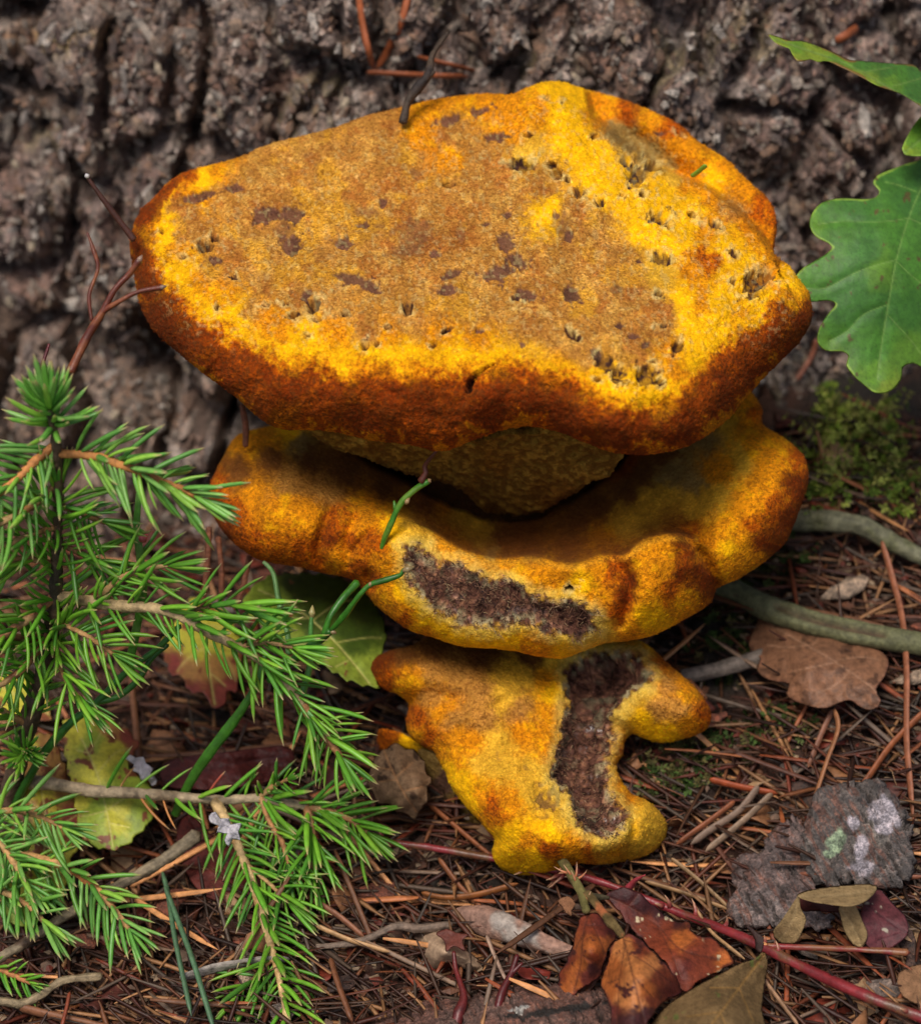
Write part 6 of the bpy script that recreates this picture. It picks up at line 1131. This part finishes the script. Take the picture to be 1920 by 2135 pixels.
# ------------------------------------------------------------------ spruce seedling
def seedling():
    root = empty('spruce_seedling', pos(10, 1750, gt(10, 1750, 0)), 'young spruce with fresh green needled twigs filling the lower left', 'spruce')
    R = np.random.RandomState(3)
    def var(cols, L, w=.165, n=6, cs=6):
        out = []
        for i in range(n):
            c = cols[i % len(cols)]; V, F, cc = needle_mesh(L * R.uniform(.85, 1.1), w * R.uniform(.85, 1.1), R.uniform(.03, .24), 7, cs, .22, .7, c, lin(176, 150, 110), c * 1.55 + .01, name='needle')
            out.append((mesh_from('needle', V, F, M_gneedle, cc), V, F, cc))
        return out
    G1 = [lin(84, 142, 36), lin(100, 154, 40), lin(70, 126, 40), lin(114, 162, 46)]
    G2 = [lin(100, 156, 60), lin(116, 166, 80), lin(86, 142, 58), lin(124, 172, 62)]
    VG = var(G1, 1.62); VB = var(G2, 1.5, .175); VS = var(G1, .8, .13); VO = var([lin(186, 120, 60), lin(196, 140, 80), lin(150, 70, 56)], 1.25, .12, 3)
    stuffV, stuffF, stuffC = [], [], []; off = [0]; count = [0]
    allneed = []
    def twig(pts, r, nd, meshes, ang=(38, 62), col=lin(150, 110, 66), col2=lin(176, 140, 92), side=1.0, from_=0.0, seed=0, view=.5, tipfan=True, orange=0, gap=0):
        RR = np.random.RandomState(seed)
        b = stem('twig', pts, r, col, M_twig, root, .03, 9, 1, seed, col2)
        P, _ = path(pts, 4); T, A, B = frames(P); ln = np.r_[0, np.cumsum(np.linalg.norm(np.diff(P, axis=0), axis=1))]
        n = int(ln[-1] * (1 - from_) * nd * 1.75); gold = 0
        for i in range(n):
            s = ln[-1] * (from_ + (1 - from_) * (i + RR.rand() * .7) / n); k = min(len(P) - 1, np.searchsorted(ln, s)); ax = T[k]
            if gap and RR.rand() < gap: continue
            vd = -FW; sd_ = np.cross(ax, vd); sd_ /= np.linalg.norm(sd_) + 1e-9; up_ = np.cross(sd_, ax); up_ /= np.linalg.norm(up_)
            sg = 1 if i % 2 else -1
            ph = RR.normal(8, 30) if RR.rand() > .18 else RR.uniform(50, 110)
            ph = math.radians(ph); rad = sg * math.cos(ph) * sd_ + (math.sin(ph) + view * .15) * up_; rad /= np.linalg.norm(rad)
            fr = s / ln[-1]; a = (RR.uniform(*ang) + RR.normal(0, 5)) * (1 - .45 * max(0, (fr - .82) / .18) * tipfan); a = math.radians(a)
            d = math.cos(a) * ax + math.sin(a) * rad + np.array([0, 0, -.04])
            mi = RR.randint(len(meshes)); src = meshes
            if orange and RR.rand() < orange: src = VO; mi = RR.randint(3)
            sc_ = RR.uniform(.62, 1.12) * (1 - .35 * max(0, (fr - .9) / .1))
            allneed.append((P[k] + rad * .05, basis(d, rad), src[mi], sc_, b))
        if tipfan:
            for i in range(7):
                ax = T[-1]; q = RR.uniform(0, 6.3); rad = math.cos(q) * A[-1] + math.sin(q) * B[-1]; d = ax + .45 * rad
                allneed.append((P[-1], basis(d, rad), meshes[RR.randint(len(meshes))], RR.uniform(.6, .85), b))
        return b
    # main stem, upright at the left edge
    st = stem('stem', [(12, 1790, 4.6), (18, 1700, 3.8), (36, 1600, 2.7), (62, 1500, 1.6), (96, 1380, .4), (116, 1250, -1.0), (120, 1130, -2.2), (122, 1000, -3.5), (118, 930, -4.2), (104, 860, -4.9)], [.34, .32, .28, .24, .19, .15, .13, .11, .09], lin(92, 72, 54), M_twig, root, .07, 14, 1, 200, lin(64, 54, 44))
    # leader rosette looking up at the lens
    RR = np.random.RandomState(8); Pt = pos(104, 845, -4.9); ax0 = -FW * .75 + UP * .6; ax0 /= np.linalg.norm(ax0)
    u = np.cross(ax0, RT); u /= np.linalg.norm(u); v_ = np.cross(ax0, u)
    for i in range(50):
        q = i * 2.4 + RR.rand() * .4; el = 1.35 - .95 * (i / 46) + RR.normal(0, .1); rad = math.cos(q) * u + math.sin(q) * v_
        allneed.append((Pt - ax0 * (.9 - .9 * i / 46), basis(math.cos(el) * ax0 + math.sin(el) * rad, ax0 * -.3 + rad), VB[RR.randint(6)], RR.uniform(.8, 1.05), st))
    twig([(122, 945, -4.0), (195, 950, -4.2), (250, 968, -4.3), (310, 992, -4.3), (370, 1016, -4.2), (420, 1040, -4.1)], [.12, .12, .11, .1, .08], 8.5, VB, (42, 66), lin(186, 124, 66), lin(150, 96, 50), from_=.12, seed=301)
    twig([(116, 930, -3.6), (70, 965, -3.8), (20, 1012, -4.0), (-50, 1060, -4.2)], [.12, .11, .1], 7.5, VB, (45, 70), lin(190, 126, 70), lin(150, 96, 50), seed=302)
    twig([(120, 1010, -3.2), (60, 1060, -3.6), (0, 1090, -4.0), (-60, 1110, -4)], [.1, .1, .08], 6, VB, (45, 70), lin(160, 110, 60), seed=303)
    twig([(118, 1050, -2.8), (170, 1070, -2.6), (220, 1090, -2.2)], [.09, .08, .06], 6, VG, (40, 60), seed=304)
    twig([(118, 1240, -1.0), (180, 1252, -1.4), (250, 1262, -1.7), (320, 1268, -2.0), (380, 1286, -2.1), (441, 1322, -2.2), (500, 1350, -2.1), (545, 1378, -2.0), (565, 1398, -1.9), (600, 1432, -1.8), (632, 1470, -1.7)], [.17, .16, .15, .13, .12, .1], 5.2, VG, (48, 68), lin(176, 150, 108), lin(140, 112, 76), from_=.1, seed=305, gap=.12)
    twig([(632, 1470, -1.7), (655, 1505, -1.6), (682, 1540, -1.5), (712, 1578, -1.4)], [.13, .11, .08], 10, VG, (44, 70), lin(160, 112, 70), lin(130, 84, 60), seed=306)
    twig([(118, 1240, -1.0), (60, 1290, -1.4), (0, 1330, -1.8), (-60, 1360, -2)], [.13, .12, .1], 6, VG, (40, 64), lin(160, 104, 70), seed=307)
    twig([(108, 1330, 0), (50, 1330, -.8), (-10, 1320, -1.4), (-60, 1310, -1.6)], [.11, .1, .08], 6, VG, (30, 62), lin(150, 100, 66), seed=308)
    twig([(120, 1180, -1.6), (60, 1165, -2.0), (-30, 1175, -2.4)], [.1, .1, .08], 6, VG, (40, 64), seed=309)
    twig([(122, 1130, -2.0), (160, 1150, -1.8), (215, 1172, -1.4)], [.08, .07, .05], 6, VG, (40, 60), seed=310)
    twig([(60, 1510, 1.6), (20, 1490, 1.2), (-50, 1450, .8)], [.11, .1, .08], 5, VG, (40, 64), seed=311)
    twig([(52, 1585, 1.9), (46, 1575, 1.5), (60, 1560, 1.1)], [.08, .07, .05], 26, VS, (40, 80), seed=312)
    twig([(20, 1640, 3.4), (70, 1632, 3.0), (120, 1636, 2.7), (170, 1646, 2.5), (240, 1652, 2.3), (320, 1656, 2.1), (400, 1664, 2.0), (470, 1668, 2.0), (534, 1664, 2.0), (590, 1672, 1.9), (640, 1682, 1.9)], [.2, .19, .17, .15, .13, .12], 3.2, VG, (50, 75), lin(160, 140, 112), lin(110, 92, 70), from_=.35, seed=313, orange=.22, gap=.25)
    twig([(640, 1682, 1.9), (680, 1690, 1.8), (718, 1702, 1.7), (765, 1735, 1.6)], [.12, .1, .07], 8.5, VG, (36, 66), lin(160, 112, 70), seed=314)
    twig([(640, 1682, 1.9), (650, 1730, 1.7), (653, 1780, 1.5), (651, 1828, 1.3)], [.11, .1, .07], 8.5, VG, (36, 60), lin(160, 112, 70), seed=315)
    twig([(448, 1668, 2.0), (470, 1710, 1.8), (497, 1763, 1.6), (512, 1800, 1.4), (530, 1850, 1.1), (546, 1902, .8), (560, 1950, .4), (571, 1994, 0), (584, 2050, -.5), (595, 2101, -.9), (606, 2180, -1.5)], [.16, .15, .13, .12, .11, .1, .09], 6.0, VG, (42, 62), lin(204, 170, 118), lin(170, 130, 80), from_=.05, seed=316)
    twig([(-30, 1770, 2.2), (20, 1778, 2.0), (74, 1790, 1.7), (138, 1808, 1.5), (191, 1843, 1.2), (231, 1886, .9), (268, 1935, .6)], [.15, .14, .12, .11, .08], 6.6, VB, (40, 64), lin(200, 150, 96), lin(180, 110, 60), seed=317)
    twig([(-30, 1740, 2.0), (0, 1760, 1.7), (30, 1800, 1.3), (60, 1850, 1.0)], [.1, .09, .07], 8, VB, (40, 64), lin(200, 150, 96), seed=318)
    twig([(-40, 2010, 0.6), (0, 2021, .4), (37, 2037, .2), (64, 2050, .1)], [.09, .08, .05], 7, VS, (40, 64), lin(170, 110, 66), seed=319)
    twig([(540, 1664, 2.0), (570, 1640, 1.6), (600, 1625, 1.2)], [.08, .07, .05], 7, VS, (40, 60), seed=320)
    twig([(106, 1345, .1), (116, 1250, -1.0), (120, 1130, -2.2), (122, 1010, -3.4)], [.12, .11, .1, .09], 5, VG, (30, 60), lin(110, 80, 56), seed=329)
    twig([(62, 1500, 1.6), (80, 1440, 1.0), (98, 1375, .4)], [.14, .13, .12], 5, VG, (30, 60), lin(100, 76, 56), seed=328)
    twig([(118, 1100, -2.4), (80, 1110, -2.9), (30, 1130, -3.2), (-40, 1160, -3.2)], [.1, .09, .07], 6, VG, (40, 64), seed=330)
    twig([(116, 1290, -.6), (150, 1310, -1.2), (190, 1330, -1.5), (235, 1362, -1.6)], [.08, .07, .05], 6, VG, (40, 64), seed=331)
    twig([(110, 1310, -.2), (70, 1370, -1.0), (30, 1410, -1.5), (-20, 1440, -1.8)], [.1, .09, .07], 6, VG, (36, 60), lin(160, 104, 70), seed=332)
    twig([(110, 1320, 0), (120, 1370, -.6), (140, 1420, -1.0), (180, 1470, -1.2)], [.08, .07, .05], 6, VG, (36, 60), seed=333)
    twig([(200, 1254, -1.5), (240, 1215, -1.8), (290, 1190, -2.0), (350, 1180, -2.1)], [.08, .07, .05], 5.5, VG, (36, 60), lin(160, 120, 80), seed=334)
    twig([(380, 1286, -2.1), (420, 1268, -2.2), (480, 1262, -2.3), (540, 1275, -2.3)], [.07, .06, .05], 6, VG, (36, 60), lin(160, 120, 80), seed=335)
    twig([(500, 1350, -2.1), (550, 1340, -2.3), (610, 1350, -2.4)], [.07, .06, .04], 7, VG, (36, 60), lin(160, 120, 80), seed=336)
    twig([(-40, 1700, 2.2), (20, 1690, 1.9), (80, 1700, 1.6), (130, 1725, 1.3)], [.1, .09, .06], 6, VB, (40, 64), lin(190, 140, 90), seed=337)
    twig([(-40, 1850, 1.6), (10, 1860, 1.3), (60, 1890, 1.0), (100, 1930, .7)], [.1, .09, .06], 6, VB, (40, 64), lin(190, 140, 90), seed=338)
    twig([(546, 1664, 1.9), (560, 1710, 1.8), (590, 1760, 1.6), (600, 1800, 1.4)], [.09, .08, .06], 7, VG, (36, 60), lin(160, 112, 70), seed=339)
    twig([(512, 1800, 1.4), (560, 1840, 1.2), (600, 1880, 1.0)], [.07, .06, .04], 6, VG, (36, 60), lin(180, 130, 80), seed=340)
    twig([(571, 1994, 0), (540, 2030, -.2), (500, 2070, -.4)], [.07, .06, .04], 6, VG, (36, 60), lin(180, 130, 80), seed=341)
    # nearest 300 singly, the rest joined
    allneed.sort(key=lambda a: (np.dot(a[0] - CAM, FW)) + (8 if p2(a[0])[0] < -20 or p2(a[0])[1] > 2140 else 0))
    for i, (p, B, (me, V, F, cc), s, par) in enumerate(allneed):
        if i < 300: place(me, 'needle', p, B, par, s)
        else:
            quad = [f for f in F if len(f) == 4]; tri = [(f[0], f[1], f[2], f[2]) for f in F if len(f) == 3]
            stuffV.append((V * s) @ B.T + p); stuffF += [tuple(int(q) + off[0] for q in f) for f in quad] + [tuple(int(q) + off[0] for q in f[:3]) for f in tri]; stuffC.append(cc * R.uniform(.8, 1.2)); off[0] += len(V)
    o = part('needles', np.concatenate(stuffV), stuffF, M_gneedle, root, np.concatenate(stuffC), org=(-10, 0, -5)); o['kind'] = 'stuff'
    print('needles', len(allneed))
seedling()

# ------------------------------------------------------------------ moss
def moss(label, regs, n, cols, seed, hgt=(.8, 1.9), which='both', dens=9):
    R = np.random.RandomState(seed); VV, FF, CC = [], [], []; off = 0
    for (x, y, rx, ry, wgt) in regs:
        for i in range(int(n * wgt)):
            a = R.uniform(0, 6.3); q = math.sqrt(R.rand()); px = x + rx * q * math.cos(a); py = y + ry * q * math.sin(a)
            t = surf_t(px, py, which)[0]; p = pos(px, py, t); p = p + [0, 0, -.1]
            L = R.uniform(*hgt); d = np.array([R.normal(0, .45), -.35 + R.normal(0, .35), 1.0]); d /= np.linalg.norm(d); bend = np.array([R.normal(0, .5), R.normal(0, .5), -.3])
            m = 7; u = np.linspace(0, 1, m); S_ = p + np.outer(u, d) * L + np.outer(u * u, bend) * L * .45
            c = cols[R.randint(len(cols))] * R.uniform(.6, 1.3)
            T = np.gradient(S_, axis=0)
            for k in range(m):
                for j in range(dens // 3 + 1):
                    q2 = R.uniform(0, 6.3); tt = T[k] / (np.linalg.norm(T[k]) + 1e-9); e1 = np.cross(tt, [.3, .2, 1]); e1 /= np.linalg.norm(e1); e2 = np.cross(tt, e1)
                    rd = math.cos(q2) * e1 + math.sin(q2) * e2; ll = R.uniform(.13, .26) * (1.1 - .4 * u[k]); tip = S_[k] + (rd + tt * .7) * ll; w_ = np.cross(rd, tt) * .04
                    mid_ = S_[k] + (rd * .6 + tt * .3) * ll
                    VV += [S_[k] - w_ * .5, mid_ + w_, tip, mid_ - w_]; FF.append((off, off + 1, off + 2, off + 3)); off += 4
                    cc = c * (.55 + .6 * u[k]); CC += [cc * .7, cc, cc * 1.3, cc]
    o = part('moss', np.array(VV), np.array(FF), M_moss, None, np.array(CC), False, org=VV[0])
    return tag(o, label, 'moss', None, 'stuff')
MG = [lin(112, 130, 40), lin(148, 156, 70), lin(82, 104, 32), lin(128, 126, 60)]
MD = [lin(56, 76, 30), lin(80, 92, 46), lin(90, 84, 46)]
moss('tufts of olive green moss at the foot of the trunk, right of the middle bracket', [(1760, 900, 55, 42, 1), (1830, 905, 34, 50, .8), (1735, 975, 50, 60, .9), (1835, 1000, 45, 60, 1), (1715, 1030, 40, 40, .5), (1880, 1060, 40, 40, .4), (1730, 850, 14, 26, .15)], 62, MG, 1)
moss('sparse dark moss in the shaded hollow right of the lowest lobe', [(1520, 1280, 70, 50, .5), (1500, 1380, 60, 60, .4), (1620, 1520, 70, 40, .6), (1420, 1600, 70, 50, .9), (1360, 1640, 30, 50, .3), (1560, 1230, 60, 40, .4), (1640, 1180, 50, 40, .4), (1500, 1560, 80, 40, .3)], 85, MD, 2, (.4, .9), 'ground')
# silk scraps
for i, (ol, T, lab) in enumerate((([(262,1582),(272,1572),(284,1580),(300,1578),(305,1592),(322,1602),(316,1612),(330,1626),(318,1640),(308,1624),(294,1628),(290,1612),(276,1608),(280,1594)], [(262,1580,2.4),(330,1620,2.2),(300,1635,2.1)], 'white woolly scrap on the edge of the yellow green leaf'), ([(436,1700),(450,1692),(460,1706),(478,1706),(482,1718),(505,1716),(498,1735),(502,1752),(486,1750),(478,1766),(468,1752),(474,1738),(452,1736),(456,1722),(440,1716)], [(436,1700,2.9),(500,1740,2.8),(475,1764,2.6)], 'pale lilac scrap of silk on the hanging spruce twig'))):
    tag(leaf('silk_scrap', ol, TG(T), lin(176, 172, 174), M_white, None, seed=400 + i, wrinkle=.35, h=2.0), lab, 'silk')
# green sliver and specks of grit on the cap
P_, _ = path([(1441, 368, 2.2), (1455, 358, 1.9), (1472, 344, 1.5)], 3); V, F = tube(P_, [.04] + [.07] * (len(P_) - 2) + [.02], 6, 0, .5)
tag(part('grass_sliver', V, F, M_green, None, np.tile(lin(110, 150, 50), (len(V), 1)), org=P_[0]), 'tiny green sliver lying on the back of the upper cap', 'grass')

# ------------------------------------------------------------------ loose bark flakes on the trunk
def flakes():
    R = np.random.RandomState(17); me = []
    for i in range(9):
        n = 10; m = 7; an = np.linspace(0, 2 * math.pi, n, endpoint=False); L = R.uniform(.5, 1.0); W = R.uniform(.1, .22); V = []
        for k in range(m):
            u = -1 + 2 * k / (m - 1); rr = math.sqrt(max(.03, 1 - u * u * .96))
            V += [(W * rr * math.cos(a), L * u * .5, .45 * W * rr * math.sin(a)) for a in an]
        V = np.array(V); Nn = V / (np.linalg.norm(V, axis=1, keepdims=True) + 1e-9); V = V + Nn * (.16 * fbm(V + i * 9, 3.4, 3, i, .7) + .05 * vnoise(V * [1.5, .5, 1.5], 9, i))[:, None]
        F = [(k * n + q, k * n + (q + 1) % n, (k + 1) * n + (q + 1) % n, (k + 1) * n + q) for k in range(m - 1) for q in range(n)] + [tuple(range(n))[::-1], tuple(range((m - 1) * n, m * n))]
        c = [lin(140, 130, 122), lin(116, 100, 92), lin(128, 108, 92), lin(100, 84, 76), lin(150, 136, 116)][i % 5]
        me.append(mesh_from('bark_flake', V, F, M_bark, np.tile(c, (len(V), 1)) * (1 + .3 * fbm(V, 3, 3, 7))[:, None]))
    ny, nx = tsh; G = TV.reshape(ny, nx, 3); px, py = p2(TV); px = px.reshape(ny, nx); py = py.reshape(ny, nx)
    ok = np.argwhere((px > -30) & (px < 1950) & (py > -30) & (py < 1180)); cnt = 0
    dep = (TV @ FW).reshape(ny, nx)
    while cnt < 300:
        j, i = ok[R.randint(len(ok))]
        if not (8 < j < ny - 8 and 8 < i < nx - 8): continue
        if 300 < px[j, i] < 1600 and 300 < py[j, i] < 1150: continue
        if px[j, i] > 1560 and py[j, i] > 840: continue
        loc = dep[j - 6:j + 7:3, i - 6:i + 7:3]
        if dep[j, i] > loc.mean() + .12: continue
        n = np.cross(G[j, i + 3] - G[j, i - 3], G[j + 3, i] - G[j - 3, i]); n /= np.linalg.norm(n) + 1e-9
        n = n + np.array([0, -1.0, .3]); n /= np.linalg.norm(n)
        a = R.normal(0, .7); Y = np.array([math.sin(a), .3, math.cos(a)])
        place(me[R.randint(9)], 'bark_flake', G[j, i] + n * .04, basis(Y, n), trunk_root, R.uniform(.4, 1.1)); cnt += 1
flakes()
